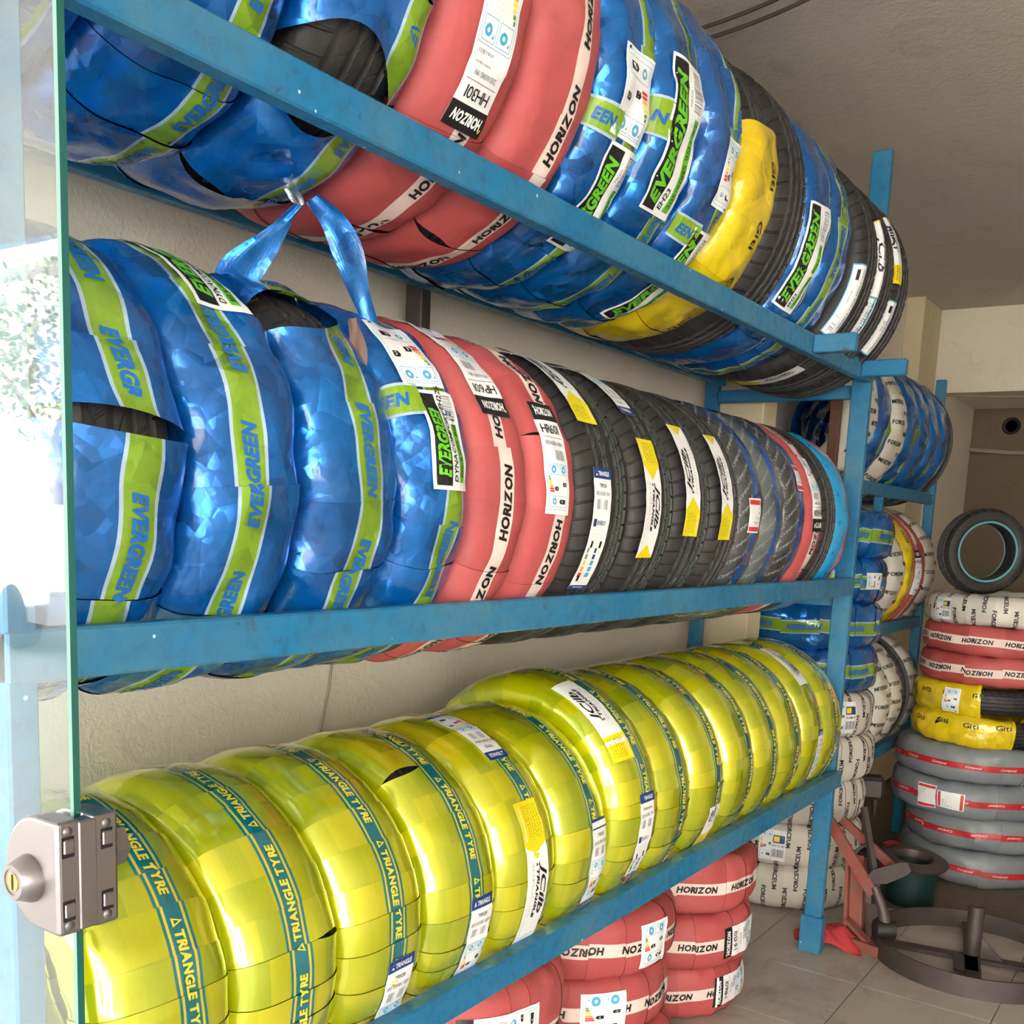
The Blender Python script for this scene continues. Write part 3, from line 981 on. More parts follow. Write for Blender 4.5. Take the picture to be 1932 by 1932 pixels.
class Tyre:
    def __init__(s, kind, R, w, loc, label, group, lying=False, rot=(0, 0, 0), d=1, spin=0.0, cuts=(), arc=None, band=0.0, body=False, txt=True, hs=0.115, **kw):
        SEED[0] += 1
        seed = SEED[0]
        s.kind = kind
        bare = kind in ('bare', 'bare_lined')
        s.root = empty('bare_tyre' if bare else 'wrapped_tyre', loc, rot, label, 'tyre', group)
        s.loc = (0, 0, w / 2) if lying else (0, 0, R)
        s.rot = (R90, 0, 0) if lying else (0, 0, 0)
        s.n = 0
        if bare:
            me, s.surf = tread_mesh(R, w, hs, seed=seed, mat='rubber_lined' if kind == 'bare_lined' else 'rubber', pitches=kw.get('pitches', 58))
            s.film = link('tyre_body', me, s.root, s.loc, s.rot)
            return
        par = dict(
            blue=dict(amp=0.0017, wraps=13, lip=0.0024, drift=0.0045, slope=0.012, skew=0.35),
            red=dict(amp=0.0012, wraps=15, lip=0.0016, drift=0.0025, slope=0.006, skew=0.25),
            yellow=dict(amp=0.0005, wraps=30, lip=0.0016, drift=0.0008, slope=0.002, skew=0.1, jit=0.2),
            white=dict(amp=0.0012, wraps=15, lip=0.002), grey=dict(amp=0.0014, wraps=12, lip=0.0016, drift=0.003, slope=0.006),
            gold=dict(amp=0.0016, wraps=15, lip=0.0025), smoke=dict(amp=0.001, wraps=10, lip=0.001, drift=0.002),
            pale=dict(amp=0.001, wraps=10, lip=0.001, drift=0.002), cyan=dict(amp=0.001, wraps=8, lip=0.001, drift=0.001))[kind]
        par.update(kw)
        s.surf = sf = Surf(R, w, hs, 3.0, seed, cuts=tuple((D2R(c[0]),) + tuple(c[1:]) for c in cuts), band=band, **par)
        mat = dict(blue='blue_foil', red='red_weave', yellow='yellow_foil', white='white_weave', grey='grey_weave', gold='gold_film', smoke='smoke_film', pale='pale_smoke_film', cyan='cyan_print_film')[kind]
        ar = None if arc is None else (D2R(arc[0]), D2R(arc[1]))
        s.film = link('wrapping', film_mesh(sf, mat, arc=ar), s.root, s.loc, s.rot)
        if cuts or arc or body:
            me, _ = tread_mesh(R - 0.012, w - 0.03, hs - 0.03, seed=seed, p=3.0)
            link('tyre_body', me, s.root, s.loc, s.rot)
        if not txt: return
        st = D2R(spin) * R
        lm = None
        if kind == 'blue': lm = band_letters(sf, 'EVERGREEN', 0.0195, 0.128, 0.168, 'ink_blue', d, 0.055, 0.22, start=st)
        elif kind == 'red': lm = band_letters(sf, 'HORIZON', 0.0185, 0.125, 0.165, 'ink_black', d, 0.05, 0.15, start=st)
        elif kind == 'yellow': lm = band_letters(sf, 'TRIANGLE TYRE', 0.0135, 0.14, 0.182, 'ink_yellow', d, 0.05, 0.12, mark=True, start=st)
        elif kind == 'white': lm = cross_letters(sf, 'FORCEUM', 0.0165, 0.105, 0.078, 'ink_black', rows=(-0.045, 0.05), bold=0.035)
        elif kind == 'grey': lm = band_letters(sf, 'Compasal', 0.010, 0.062, 0.13, 'white_ink', d, 0.0, 0.3, start=st)
        elif kind == 'gold': lm = band_letters(sf, 'Giti', 0.02, 0.062, 0.12, 'ink_black', d, 0.02, 0.0, b0=0.026, start=st, arc=ar)
        elif kind in ('smoke', 'pale'): lm = cross_letters(sf, 'COMPASAL', 0.011, 0.06, 0.042, 'smoke_ink', rows=(-0.1, -0.048, 0.06), slant=0.9, bold=0.0, alt=False)
        elif kind == 'cyan': lm = cross_letters(sf, 'Y', 0.014, 0.012, 0.09, 'navy_ink', rows=(-0.05, -0.02), bold=0.03)
        if lm: link('lettering', lm, s.film)['kind'] = 'stuff'

    def label(s, canvas, th, b, k=0, base=0.0026, name='label', text=None):
        s.n += 1
        o = canvas.build(name, s.surf, D2R(th), b, k, s.film, (0, 0, 0), (0, 0, 0), base, seed=s.n * 7 + SEED[0])
        if text: o['label'] = text
        return o

    def ribbon(s, pts, widths, mat, name='torn_strip', text=None):
        """a hanging strip of film given by world points, parented to this tyre"""
        P = [Vector(p) - Vector(s.root.location) for p in pts]
        V = []; n = len(P); F = []
        for i, p in enumerate(P):
            wv = Vector(widths[i]) * 0.72
            for q in (-0.5, -0.17, 0.17, 0.5):
                nrm = Vector((0.006 * math.sin(i * 1.7 + q * 9), 0.006 * math.cos(i * 2.3 + q * 5), 0))
                V.append(p + wv * q + nrm)
        for i in range(n - 1):
            for j in range(3): F.append((i * 4 + j, i * 4 + j + 1, i * 4 + 5 + j, i * 4 + 4 + j))
        me = mesh(name, V, F, [mat], smooth=False, uv=[(0, 0.1)] * len(V))
        o = link(name, me, s.root)
        sm = o.modifiers.new('smooth', 'SUBSURF'); sm.levels = sm.render_levels = 2
        md = o.modifiers.new('thickness', 'SOLIDIFY'); md.thickness = 0.0008
        if text: o['label'] = text
        return o

# ------------------------------------------------------------------ BODY

# ------------------------------------------------------------------ the room
WX = -1.62      # inner face of the wall behind the racks
YB = 6.5        # back wall
ZC = 2.745      # ceiling
XR = 1.9


def struct(name, mb, mats, label=None):
    o = mb.build(name, mats)
    o['kind'] = 'structure'
    if label: o['label'] = label
    return o


struct('wall_left', MB().box((WX - 0.18, 0.42, -0.05), (WX, 7.6, ZC)), 'wall_plaster', 'cream plastered wall behind the tyre racks')
struct('wall_back', MB().box((WX, YB, -0.05), (-1.45, YB + 0.95, ZC)).box((-1.45, YB, 2.28), (XR, YB + 0.95, ZC)).box((1.2, YB, -0.05), (XR, YB + 0.95, 2.28)), 'wall_plaster', 'cream back wall with a wide dark alcove')
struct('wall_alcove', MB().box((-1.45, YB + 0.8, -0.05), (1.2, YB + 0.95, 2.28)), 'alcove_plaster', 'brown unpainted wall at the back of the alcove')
struct('wall_right', MB().box((XR, 0.42, -0.05), (XR + 0.18, 7.6, ZC)), 'wall_plaster', 'cream plastered side wall')
struct('ceiling', MB().box((WX - 0.18, 0.30, ZC), (XR + 0.18, YB + 0.95, ZC + 0.15)), 'ceiling_plaster', 'grey rough plastered ceiling')
struct('shade_neighbours', MB().box((-16, 0.42, -0.05), (WX - 0.18, 7.6, ZC + 0.15)).box((XR + 0.18, 0.42, -0.05), (14, 7.6, ZC + 0.15)), 'wall_white', 'plain unseen neighbouring shops added to shade the pavement')  # unseen blocks, added to keep sun off the pavement mirrored in the glass
struct('shade_canopy', MB().box((-16, -2.1, ZC), (14, 0.30, ZC + 0.12)), 'ceiling_plaster', 'unseen concrete slab added over the shop front to dim the top tier')  # unseen overhang, added to cut the sky light on the top tier
struct('trim_1', MB().box((WX, 3.57, 0), (-1.40, 3.70, ZC), 0, 0.004), 'pilaster_plaster', 'narrow cream pilaster between the two racks')
struct('trim_2', MB().box((WX, 6.1, 0), (-1.52, 6.5, ZC), 0, 0.004), 'pilaster_plaster', 'cream pilaster in the far corner')
struct('ground_outside', MB().box((-30, -40, -0.2), (30, 0.42, -0.012)), 'pavement', 'pale pavement outside the shop')

floor = struct('floor', MB().box((WX - 0.18, 0.42, -0.2), (XR + 0.18, YB + 0.95, -0.004)), 'floor_concrete', 'dusty tiled floor turning to bare concrete')
tile_me = None
TS = 0.4
xs = [-0.817 + TS * i for i in range(-2, 7)]
ys = [3.285 + TS * j for j in range(-7, 2)]
tb = MB().box((0.0013, 0.0013, -0.003), (TS - 0.0013, TS - 0.0013, 0.0), 0, 0.0008)
for x in xs:
    for y in ys:
        if tile_me is None:
            o = tb.build('tile', 'floor_tile', floor, loc=(x, y, 0)); tile_me = o.data
        else:
            o = link('tile', tile_me, floor, (x, y, 0))

# pipe and conduit in the alcove
empty_pipe = MB().tube([(-1.44, YB + 0.72, 2.02), (-1.2, YB + 0.74, 2.0), (0.3, YB + 0.75, 1.98)], 0.014, 8)
tag(empty_pipe.build('water_pipe', 'pipe_white', smooth=True), 'thin pale pipe along the brown alcove wall', 'pipe')
hb = MB().lathe([(0.0, 0.0), (0.035, 0.0), (0.05, 0.012), (0.055, 0.0)], 20, M=Matrix.Translation((-1.22, YB + 0.80, 2.17)) @ Matrix.Rotation(R90, 4, 'X'))
tag(hb.build('wall_hole', 'hole_dark', smooth=True), 'small dark disc standing for a round hole in the alcove wall', 'hole_mark')  # dark disc painted in place of the shade inside a round hole
wire = [(-1.45 + 0.3 * i, YB - 0.012, 2.265 - 0.02 * math.sin(i * 0.9)) for i in range(10)]
tag(MB().tube(wire, 0.006, 6).build('lintel_cable', 'pipe_white', smooth=True), 'pale cable tacked along the alcove lintel', 'cable')

# two cables sagging under the ceiling
for nm, dz, lab in ((0.0, 0.0, 'upper of two dark cables sagging under the ceiling'), (0.06, -0.02, 'lower of two dark cables sagging under the ceiling')):
    pts = []
    for i in range(25):
        t = i / 24
        pts.append((-1.62 + 1.6 * t, 2.66 + nm * 0.8 - 0.45 * max(0, 1.6 * t - 0.22) ** 1.7, 2.73 + dz * 0.3 - 0.02 * math.sin(math.pi * t)))
    tag(MB().tube(pts, 0.005, 6).build('ceiling_cable', 'cable_sheath', smooth=True), lab, 'cable', 'cables under the ceiling')
tag(MB().tube([(WX + 0.004, 1.70, 1.32), (WX + 0.006, 1.66, 1.05), (WX + 0.004, 1.62, 0.9)], 0.003, 5).build('wall_wire', 'pipe_white'), 'thin wire hanging on the wall behind the lowest tier', 'wire')

# ------------------------------------------------------------------ rack one
XF = -1.0
rack = empty('tyre_rack', (XF, 0.57, 0), label='long blue steel rack with three tiers of tyres', cat='rack')


def rpart(root, name, lo, hi, mat='blue_paint', bev=0.003, mats=None):
    L = Vector(root.location)
    return MB().box(Vector(lo) - L, Vector(hi) - L, 0, bev).build(name, mat, root)


ZT, ZM, ZL = 1.976, 1.300, 0.655
for z in (ZT, ZM):
    rpart(rack, 'beam', (XF - 0.03, 0.44 if z == ZT else 0.57, z - 0.056), (XF, 3.445, z))
rpart(rack, 'beam', (-1.012, 0.57, ZL - 0.056), (-0.978, 3.45, ZL))
for z in (ZT, ZM, ZL):
    rpart(rack, 'beam', (-1.535, 0.44 if z == ZT else 0.57, z - 0.045), (-1.503, 3.47, z))
for y0, y1, z in ((0.57, 0.605, 2.55), (3.445, 3.475, 2.62)):
    rpart(rack, 'post', (-1.062, y0, 0), (-1.002, y1, z))
for y0, z, h in ((0.57, 0, 2.4), (1.85, 1.72, 2.3), (3.475, 0, 2.0)):
    rpart(rack, 'post', (-1.585, y0, z), (-1.537, y0 + 0.035, h), 'dark_iron' if z else 'blue_paint')
for z in (ZT, ZM, ZL):
    for y in (0.607, 3.405):
        if y > 3: rpart(rack, 'cross_beam', (-1.535, 3.475, z - 0.1), (-1.06, 3.505, z - 0.058))
        else: rpart(rack, 'cross_beam', (-1.503, 0.535, z - 0.1), (-1.06, 0.568, z - 0.058))
rpart(rack, 'stub_arm', (-1.0, 2.87, ZT - 0.052), (-0.885, 2.90, ZT - 0.004))
rpart(rack, 'stub_arm', (-1.0, 3.33, ZT - 0.052), (-0.868, 3.36, ZT - 0.004))
rpart(rack, 'foot', (-1.07, 3.435, 0), (-0.994, 3.485, 0.13))

HG = 0.238
ORD = ['first', 'second', 'third', 'fourth', 'fifth', 'sixth', 'seventh', 'eighth', 'ninth', 'tenth', 'eleventh', 'twelfth', 'thirteenth', 'fourteenth', 'fifteenth', 'sixteenth']
LOOK = dict(blue='crinkled blue foil wrap, green lettered band', red='rose woven wrap, pale lettered band', yellow='shiny yellow foil wrap, teal lettered band',
            white='white woven wrap with scattered black words', grey='grey woven wrap, thin red band', gold='golden yellow film wrap, black words',
            smoke='dark smoky film, blue stripe', pale='pale grey film, blue stripe', cyan='cyan film edged in red', bare='bare black tread', bare_lined='bare black tread with stickers')
TIER = {'T': 'middle', 'Y': 'lowest', 'U': 'top'}
TY = {}


def shelf_tyre(code, kind, y, w, R, xc, zb, extra='', **kw):
    i = int(code[1:]) - 1
    zc = zb + math.sqrt(R * R - HG * HG)
    lab = f"{ORD[i]} tyre from the glass, {TIER[code[0]]} tier, {extra or LOOK[kind]}"
    rt = (D2R(rnd.uniform(-1.2, 1.2)), 0, D2R(rnd.uniform(-1.5, 1.5))) if 'norot' not in kw else (0, 0, 0)
    kw.pop('norot', None)
    TY[code] = Tyre(kind, R, w, (xc, y, zc - R), lab, f'tyres on the {TIER[code[0]]} tier of the long rack', rot=rt, **kw)
    return TY[code]


# middle tier ---------------------------------------------------
RM, XM = 0.293, -1.265
M = lambda c, k, y, w, **kw: shelf_tyre(c, k, y, w, kw.pop('R', RM), kw.pop('xc', XM), ZM, **kw)
t = M('T1', 'blue', .700, .182, d=-1, band=0.012, spin=31, cuts=((9.0, -0.005, 0.13, 0.045),), extra='blue foil slit open over black tread')
t = M('T2', 'blue', .886, .18, d=1, band=-0.012, spin=-12, cuts=((196, 0, 0.1, 0.02),))
t.label(canvas_evergreen('DYNACOMFORT EH226', '185/65R15 88H', 0.21), 64, 0.012, 1)
t = M('T3', 'blue', 1.069, .178, d=-1, band=0.004, spin=22, norot=1, cuts=((52.0, -0.035, 0.095, 0.15),), extra='blue foil torn open at its crown')
t.ribbon([(-1.075, 1.14, 1.71), (-1.055, 1.13, 1.68), (-1.04, 1.115, 1.645), (-1.03, 1.115, 1.61)], [(0, 0.03, 0.01), (0.0, 0.045, 0.01), (0, 0.04, 0.01), (0, 0.02, 0.012)], 'brown_scrap', text='curled brown and grey foil scrap')
t = M('T4', 'blue', 1.247, .176, d=1, band=0.012, spin=-33)
t.label(canvas_evergreen('DYNACOMFORT EH226', '185/65R15 88H', 0.152, 0.084), 15.5, 0.004, 1)
t.label(canvas_energy(0.084, 0.13), 44, -0.012, 2); t.label(canvas_band(0.09), 27, -0.075, 0, name='band_overlap')
t = M('T5', 'red', 1.402, .156, d=1, band=-0.006, spin=-14)
t.label(canvas_horizon('HP601', '195/65R15 91H'), 51, -0.006, 2)
t = M('T6', 'red', 1.56, .158, d=-1, band=0.002, spin=-6, cuts=((22, -0.05, 0.03, 0.01),))
t.label(canvas_horizon('HR601', '185/65R15 88H', 0.07, 0.2), 15, -0.012, 0)
for c, y, w in (('T7', 1.752, .198), ('T8', 1.955, .196), ('T9', 2.148, .188), ('T10', 2.33, .172)):
    M(c, 'bare_lined', y, w, extra=dict(T7='bare black tread, navy topped white sticker', T8='bare black tread, yellow and white sticker below centre',
      T9='bare black tread, long sticker ending in yellow', T10='bare black tread, last of four with such stickers')[c])
TY['T7'].label(canvas_jc(0.075, 0.15, 0.03), 55, -0.02, 1); TY['T7'].label(canvas_triangle('TR928', '195/65R15 91H'), -10, -0.012, 0)
TY['T8'].label(canvas_triangle('TR928', '195/65R15 91H', style=1), 62, -0.02, 2); TY['T8'].label(canvas_jc(0.085, 0.13, 0.028), 4, -0.015, 3)
TY['T9'].label(canvas_jc(0.085, 0.14, 0.025), 14, -0.012, 1); TY['T10'].label(canvas_jc(0.085, 0.14, 0.025), 13, -0.016, 1)
M('T11', 'smoke', 2.49, .148, spin=0, txt=True).label(canvas_small_red(), 0.5, -0.012, 2)
M('T12', 'pale', 2.648, .156)
M('T13', 'smoke', 2.808, .152, norot=1, extra='smoky film, blue stripe, red neighbour').label(canvas_small_red(0.055, 0.075), 23, 0.02, 2)
TY['T13'].ribbon([(-1.075, 2.745, 1.63), (-1.062, 2.748, 1.645), (-1.057, 2.75, 1.657)], [(0.02, 0.01, 0), (0.012, 0.01, 0), (0.03, 0.015, 0)], 'blue_tape', name='tape_knot', text='knot of blue tape')
t = M('T14', 'red', 2.953, .138, d=-1, spin=-27)
t.label(canvas_horizon('HH301', '205/60R15 91V', 0.07, 0.22), 16, 0.0, 2)
M('T15', 'bare', 3.088, .13)
M('T16', 'cyan', 3.225, .14)

# lowest tier ---------------------------------------------------
XL = -1.25
Lw = lambda c, y, w, R, **kw: shelf_tyre(c, 'yellow', y, w, R, XL, ZL, **kw)
RL = 0.268
Lw('Y1', .762, .198, RL, d=-1, band=0.02, spin=70, extra='yellow foil, partly behind the door lock')
Lw('Y2', .970, .2, RL, d=1, band=0.004, spin=15, cuts=((13, 0.075, 0.035, 0.016),), extra='yellow foil with a short slit at its shoulder')
t = Lw('Y3', 1.167, .19, RL, d=-1, band=0.012, spin=32, extra='yellow foil, boxed white sticker near the beam'); t.label(canvas_triangle(style=1, L=0.17), -23, 0.02, 0)
t = Lw('Y4', 1.362, .19, RL, d=-1, band=0.012, spin=8, cuts=((58, -0.05, 0.045, 0.03),), extra='yellow foil slit open above, white sticker below'); t.label(canvas_triangle(style=1, L=0.18), -15, 0.024, 0)
t = Lw('Y5', 1.567, .198, RL, d=-1, band=0.02, spin=75, extra='yellow foil, long yellow and white sticker')
t.label(canvas_triangle(style=1, L=0.17), 70, 0.01, 2); t.label(canvas_jc(0.11, 0.15, 0.03), 1, 0.0, 3)
t = Lw('Y6', 1.765, .19, RL, d=-1, band=0.014, spin=60, extra='yellow foil, navy topped energy sticker'); t.label(canvas_triangle(style=1, L=0.19), -6, 0.028, 0)
t = Lw('Y7', 1.960, .196, .287, d=-1, band=0.01, spin=20, wraps=40, extra='striped yellow foil, pointed sticker on its crown')
t.label(canvas_jc(0.09, 0.14, 0.0001), 50, -0.045, 1); t.label(canvas_triangle('Advantex', '205/60R15 91V', L=0.2), -9, 0.005, 0)
for c, y, dd, sp, bd in (('Y8', 2.150, -1, 15, 0.012), ('Y9', 2.345, -1, 40, 0.014), ('Y10', 2.552, -1, 10, 0.02), ('Y11', 2.745, 1, 30, 0.014), ('Y12', 2.937, 1, 55, 0.012), ('Y13', 3.13, -1, 20, 0.016), ('Y14', 3.31, 1, 5, 0.0)):
    t = Lw(c, y, .19, .281, d=dd, spin=sp, band=bd, wraps=34, extra=dict(Y9='yellow foil, yellow sticker low down', Y13='yellow foil, white script sticker on crown', Y14='yellow foil, beside the post').get(c, ''))
TY['Y9'].label(canvas_jc(0.085, 0.05, 0.0001), -23, 0.012, 1)
TY['Y13'].label(canvas_jc(0.03, 0.14, 0.0001), 55, -0.01, 3); TY['Y13'].label(canvas_triangle(style=1, L=0.17, W=0.05), -10, 0.01, 0)

# top tier ------------------------------------------------------
RT, XT = 0.34, -1.265
U = lambda c, k, y, w, **kw: shelf_tyre(c, k, y, w, kw.pop('R', RT), kw.pop('xc', XT), ZT, **kw)
U('U1', 'blue', .625, .205, d=1, band=0.02, spin=-70)
U('U2', 'blue', .85, .218, d=1, band=0.045, spin=-100, extra='blue foil, green band low on its tread')
t = U('U3', 'blue', 1.073, .214, d=1, band=0.05, spin=-60, norot=1, cuts=((-44, -0.03, 0.1, 0.22), (-84, -0.06, 0.06, 0.05), (-22, 0.01, 0.07, 0.04)), extra='blue foil ripped off over black tread')
base = (-1.16, 1.12, 1.905)
t.ribbon([(-1.2, 1.10, 1.915), (-1.18, 1.12, 1.895), (-1.17, 1.125, 1.872)], [(0.02, 0.07, 0), (0.01, 0.035, 0), (0.006, 0.012, 0)], 'silver_foil', text='silver inner side of the foil')
t.ribbon([(-1.17, 1.125, 1.872), (-1.19, 1.10, 1.83), (-1.22, 1.07, 1.79), (-1.23, 1.06, 1.755)], [(0.004, 0.02, 0.0), (0.015, 0.045, 0), (0.03, 0.085, 0), (0.03, 0.10, 0)], 'blue_foil', text='torn blue strip hanging down')
t.ribbon([(-1.16, 1.14, 1.885), (-1.15, 1.175, 1.865), (-1.14, 1.20, 1.82), (-1.135, 1.215, 1.77), (-1.13, 1.24, 1.72)], [(0.01, 0.03, 0.03), (0.02, 0.05, 0.03), (0.02, 0.06, 0.02), (0.02, 0.05, 0.01), (0.02, 0.045, 0.01)], 'blue_foil', text='torn blue strip hanging down')
t = U('U4', 'red', 1.286, .196, d=1, band=0.015, spin=-92, cuts=((-72, -0.045, 0.05, 0.02), (-79, 0.05, 0.03, 0.012)))
t.label(canvas_horizon('HH301', '205/60R15 91V', 0.084, 0.27), -18, 0.003, 2)
U('U5', 'red', 1.482, .192, d=1, band=0.02, spin=-38, cuts=((-72, -0.06, 0.04, 0.022),), extra='rose woven wrap, no sticker')
t = U('U6', 'blue', 1.672, .186, d=1, band=0.03, spin=8, extra='blue foil, energy sticker over green lettered sticker')
t.label(canvas_energy(0.098, 0.14, '72'), -10, 0.004, 2); t.label(canvas_band(0.08), -19, -0.06, 0, name='band_overlap'); t.label(canvas_evergreen('EH23', '205/60R15 95H XL', 0.2, 0.1), -40, 0.022, 1)
t = U('U7', 'blue', 1.868, .2, d=1, band=0.03, spin=40, extra='blue foil, largest green lettered sticker')
t.label(canvas_evergreen('EH23', '205/60R15 95H XL', 0.27, 0.115), -12, -0.006, 1); t.label(canvas_band(0.06, 0.07, 'N'), -9, -0.085, 0, name='band_overlap')
t = U('U8', 'blue', 2.062, .184, d=1, band=0.04, spin=20, extra='blue foil, stickers above and below the beam')
t.label(canvas_energy(0.07, 0.13, '72'), -12, 0.02, 0); t.label(canvas_band(0.08), -34, -0.05, 0, name='band_overlap'); t.label(canvas_evergreen('EH23', '205/60R15 95H XL', 0.27, 0.085), -54, 0.012, 1)
t = U('U9', 'gold', 2.268, .198, d=-1, arc=(-115, 14), spin=-60, extra='golden film unwrapped at its crown')
t = U('U10', 'bare', 2.472, .196, norot=1, extra='plain bare black tread')
t.ribbon([(-1.075, 2.50, 2.425), (-1.068, 2.50, 2.455), (-1.066, 2.5, 2.475), (-1.066, 2.5, 2.50)], [(0.03, 0.03, 0), (0.05, 0.05, 0), (0.035, 0.035, 0), (0.004, 0.004, 0)], 'gold_film', name='film_scrap', text='scrap of yellow film')
t = U('U11', 'blue', 2.662, .176, d=1, band=0.06, spin=10, extra='blue foil, last green lettered sticker')
t.label(canvas_evergreen('EH23', '205/60R15 95H XL', 0.26, 0.1), -19, -0.03, 1)
t = U('U12', 'blue', 2.84, .172, d=1, band=-0.02, spin=40, extra='blue foil, last blue one in the row')
X3 = dict(R=.32, xc=-1.22)
t = U('U13', 'bare', 3.012, .165, **X3, extra='bare black tread, sticker with yellow corner')
t.label(canvas_sizetag(), -24, -0.06, 3); t.label(canvas_jc(0.08, 0.12, 0.0001), -80, 0.0, 1)
t = U('U14', 'bare', 3.182, .165, **X3, extra='bare black tread, white script sticker')
t.label(canvas_jc(0.035, 0.15, 0.03, 0.06), 4, -0.075, 3); t.label(canvas_sizetag(L=0.12), -27, -0.07, 3)
t = U('U15', 'bare', 3.352, .165, **X3, extra='bare black tread at the row end')
t.label(canvas_jc(0.085, 0.12, 0.0001, 0.055), 16, -0.05, 1); t.label(canvas_sizetag(L=0.16), -26, -0.05, 3)

# ------------------------------------------------------------------ stacks lying on the floor
def stack(items, x, y, name, group, z0=0.0):
    z = z0
    n = len(items)
    for i, it in enumerate(items):
        kind, R, w = it[:3]
        o = it[3] if len(it) > 3 else {}
        dx, dy = o.pop('dx', rnd.uniform(-.012, .012)), o.pop('dy', rnd.uniform(-.012, .012))
        labs = o.pop('labels', ())
        pos = 'bottom' if i == 0 else ('topmost' if i == n - 1 else f'{ORD[i]} lowest')
        lab = f"{pos} tyre of {name}, {o.pop('extra', LOOK[kind].split(',')[0].replace(' with scattered black words', ''))}"
        t = Tyre(kind, R, w, (x + dx, y + dy, z), lab, group, lying=True, rot=(D2R(rnd.uniform(-.8, .8)), D2R(rnd.uniform(-.8, .8)), D2R(rnd.uniform(-8, 8))), **o)
        for l in labs: t.label(*l)
        z += w - 0.002
    return z


g = 'rose tyres stacked under the rack'
stack([('red', .275, .168, dict(d=-1, spin=100, labels=[(canvas_horizon('HR601', '185/65R15', 0.09, 0.2), 2, 0, 0)])),
       ('red', .275, .166, dict(d=-1, spin=60, labels=[(canvas_horizon('HH301', '205/65R15', 0.09, 0.2), 8, 0, 0)])),
       ('red', .275, .168, dict(d=-1, spin=20))], -1.33, 2.85, 'the rose stack nearest the post', g)
stack([('red', .275, .166, dict(d=1, spin=20)), ('red', .275, .17, dict(d=1, spin=50, labels=[(canvas_energy(0.12, 0.11), 30, 0.0, 3)])),
       ('red', .278, .17, dict(d=1, spin=80, labels=[(canvas_energy(0.1, 0.11), 12, 0, 3)]))], -1.33, 2.29, 'the middle rose stack', g)
stack([('red', .275, .166, dict(d=1)), ('red', .275, .166, dict(d=1)), ('red', .278, .17, dict(d=-1, spin=40, band=-0.05, labels=[(canvas_horizon('HH307', '205/65R15', 0.09, 0.2), 20, -0.01, 0)]))], -1.33, 1.74, 'the rose stack nearest the glass', g)

items = []
for i in range(5):
    labs = [(canvas_forceum(), 82, 0.0, 3)] if i == 1 else ([(canvas_forceum(0.11, 0.12), 28, 0.0, 3)] if i == 4 else [])
    items.append(('white', .29, .172, dict(labels=labs)))
for i in range(4):
    items.append(('blue', .29, .172, dict(d=(-1, 1)[i % 2], spin=25 * i, band=-0.004, labels=[(canvas_energy(0.06, 0.1), 18, 0, 0)] if i == 2 else [])))
stack(items, -1.335, 4.02, 'the tall stack beyond the rack', 'tyres in the tall stack beyond the rack')

G4 = 'tyres in the stack by the alcove'
z9 = stack([('grey', .305, .148, dict(d=-1, dx=.0, dy=0, spin=60)), ('grey', .305, .148, dict(d=1, dx=.02, dy=0, spin=20, band=0.004)),
            ('grey', .33, .15, dict(d=1, dx=-.035, dy=0.0, spin=40, labels=[(canvas_small_red(0.085, 0.1), 118, 0.0, 3), (canvas_small_red(0.07, 0.11), 100, 0.0, 0)])), ('grey', .325, .15, dict(d=-1, dx=-.03, dy=0, spin=10)),
            ('gold', .30, .13, dict(d=-1, arc=(62, 400), spin=30, dx=-.01, dy=0)), ('gold', .30, .135, dict(d=1, arc=(86, 330), spin=10, dx=-.01, dy=0, labels=[(canvas_energy(0.07, 0.1), 110, 0, 3)])),
            ('red', .295, .125, dict(d=1, spin=10, dx=.0, dy=0)), ('red', .295, .125, dict(d=-1, spin=40, dx=.0, dy=0)),
            ('white', .295, .125, dict(dx=.0, dy=0, labels=[(canvas_forceum(0.09, 0.09), 122, 0, 3)]))], -.775, 4.86, 'the mixed stack by the alcove', G4)

# small bare tyre standing on that stack
t = Tyre('bare', .182, .115, (-.86, 4.80, z9 - 0.004), 'small bare tyre standing upright on the mixed stack', 'loose tyres', rot=(0, 0, D2R(36)), hs=0.066, pitches=44)
rimp = [(0.182 - 0.066 + 0.008 + 0.005 * math.cos(a), 0.0575 * 0.86 + 0.004 * math.sin(a)) for a in np.linspace(0, 2 * math.pi, 9)[:-1]]
for sg in (-1, 1):
    MB().lathe([(r, sg * z) for r, z in rimp], 48, closed=True).build('bead_ring', 'cyan_rim', t.root, smooth=True, loc=(0, 0, .182), rot=(R90, 0, 0))

# ------------------------------------------------------------------ rack two, further along the wall
X2 = -1.17
rack2 = empty('tyre_rack', (X2, 3.8, 0), label='shorter worn blue rack beyond the tall stack', cat='rack')
ZB = (1.65, 1.075, 0.52)
rpart(rack2, 'beam', (X2 - .03, 3.72, ZB[0] - .05), (X2, 5.19, ZB[0]))
rpart(rack2, 'beam', (X2 - .43, 3.72, ZB[0] - .05), (X2 - .40, 5.19, ZB[0]))
for z in ZB[1:]:
    rpart(rack2, 'beam', (X2 - .03, 4.36, z - .05), (X2, 5.19, z)); rpart(rack2, 'beam', (X2 - .43, 4.36, z - .05), (X2 - .40, 5.19, z))
for x in (X2, X2 - .40):
    rpart(rack2, 'post', (x - .04, 5.19, 0), (x + .005, 5.22, 2.17)); rpart(rack2, 'post', (x - .035, 4.33, 0), (x, 4.36, 1.60))
rpart(rack2, 'post', (X2 - .035, 3.69, ZB[0] - .06), (X2, 3.72, 2.02), 'rust')
rpart(rack2, 'cross_beam', (X2 - .43, 3.69, ZB[0] - .05), (X2 - .035, 3.718, ZB[0]), 'rust')
H2 = 0.2
XC2 = X2 - .215


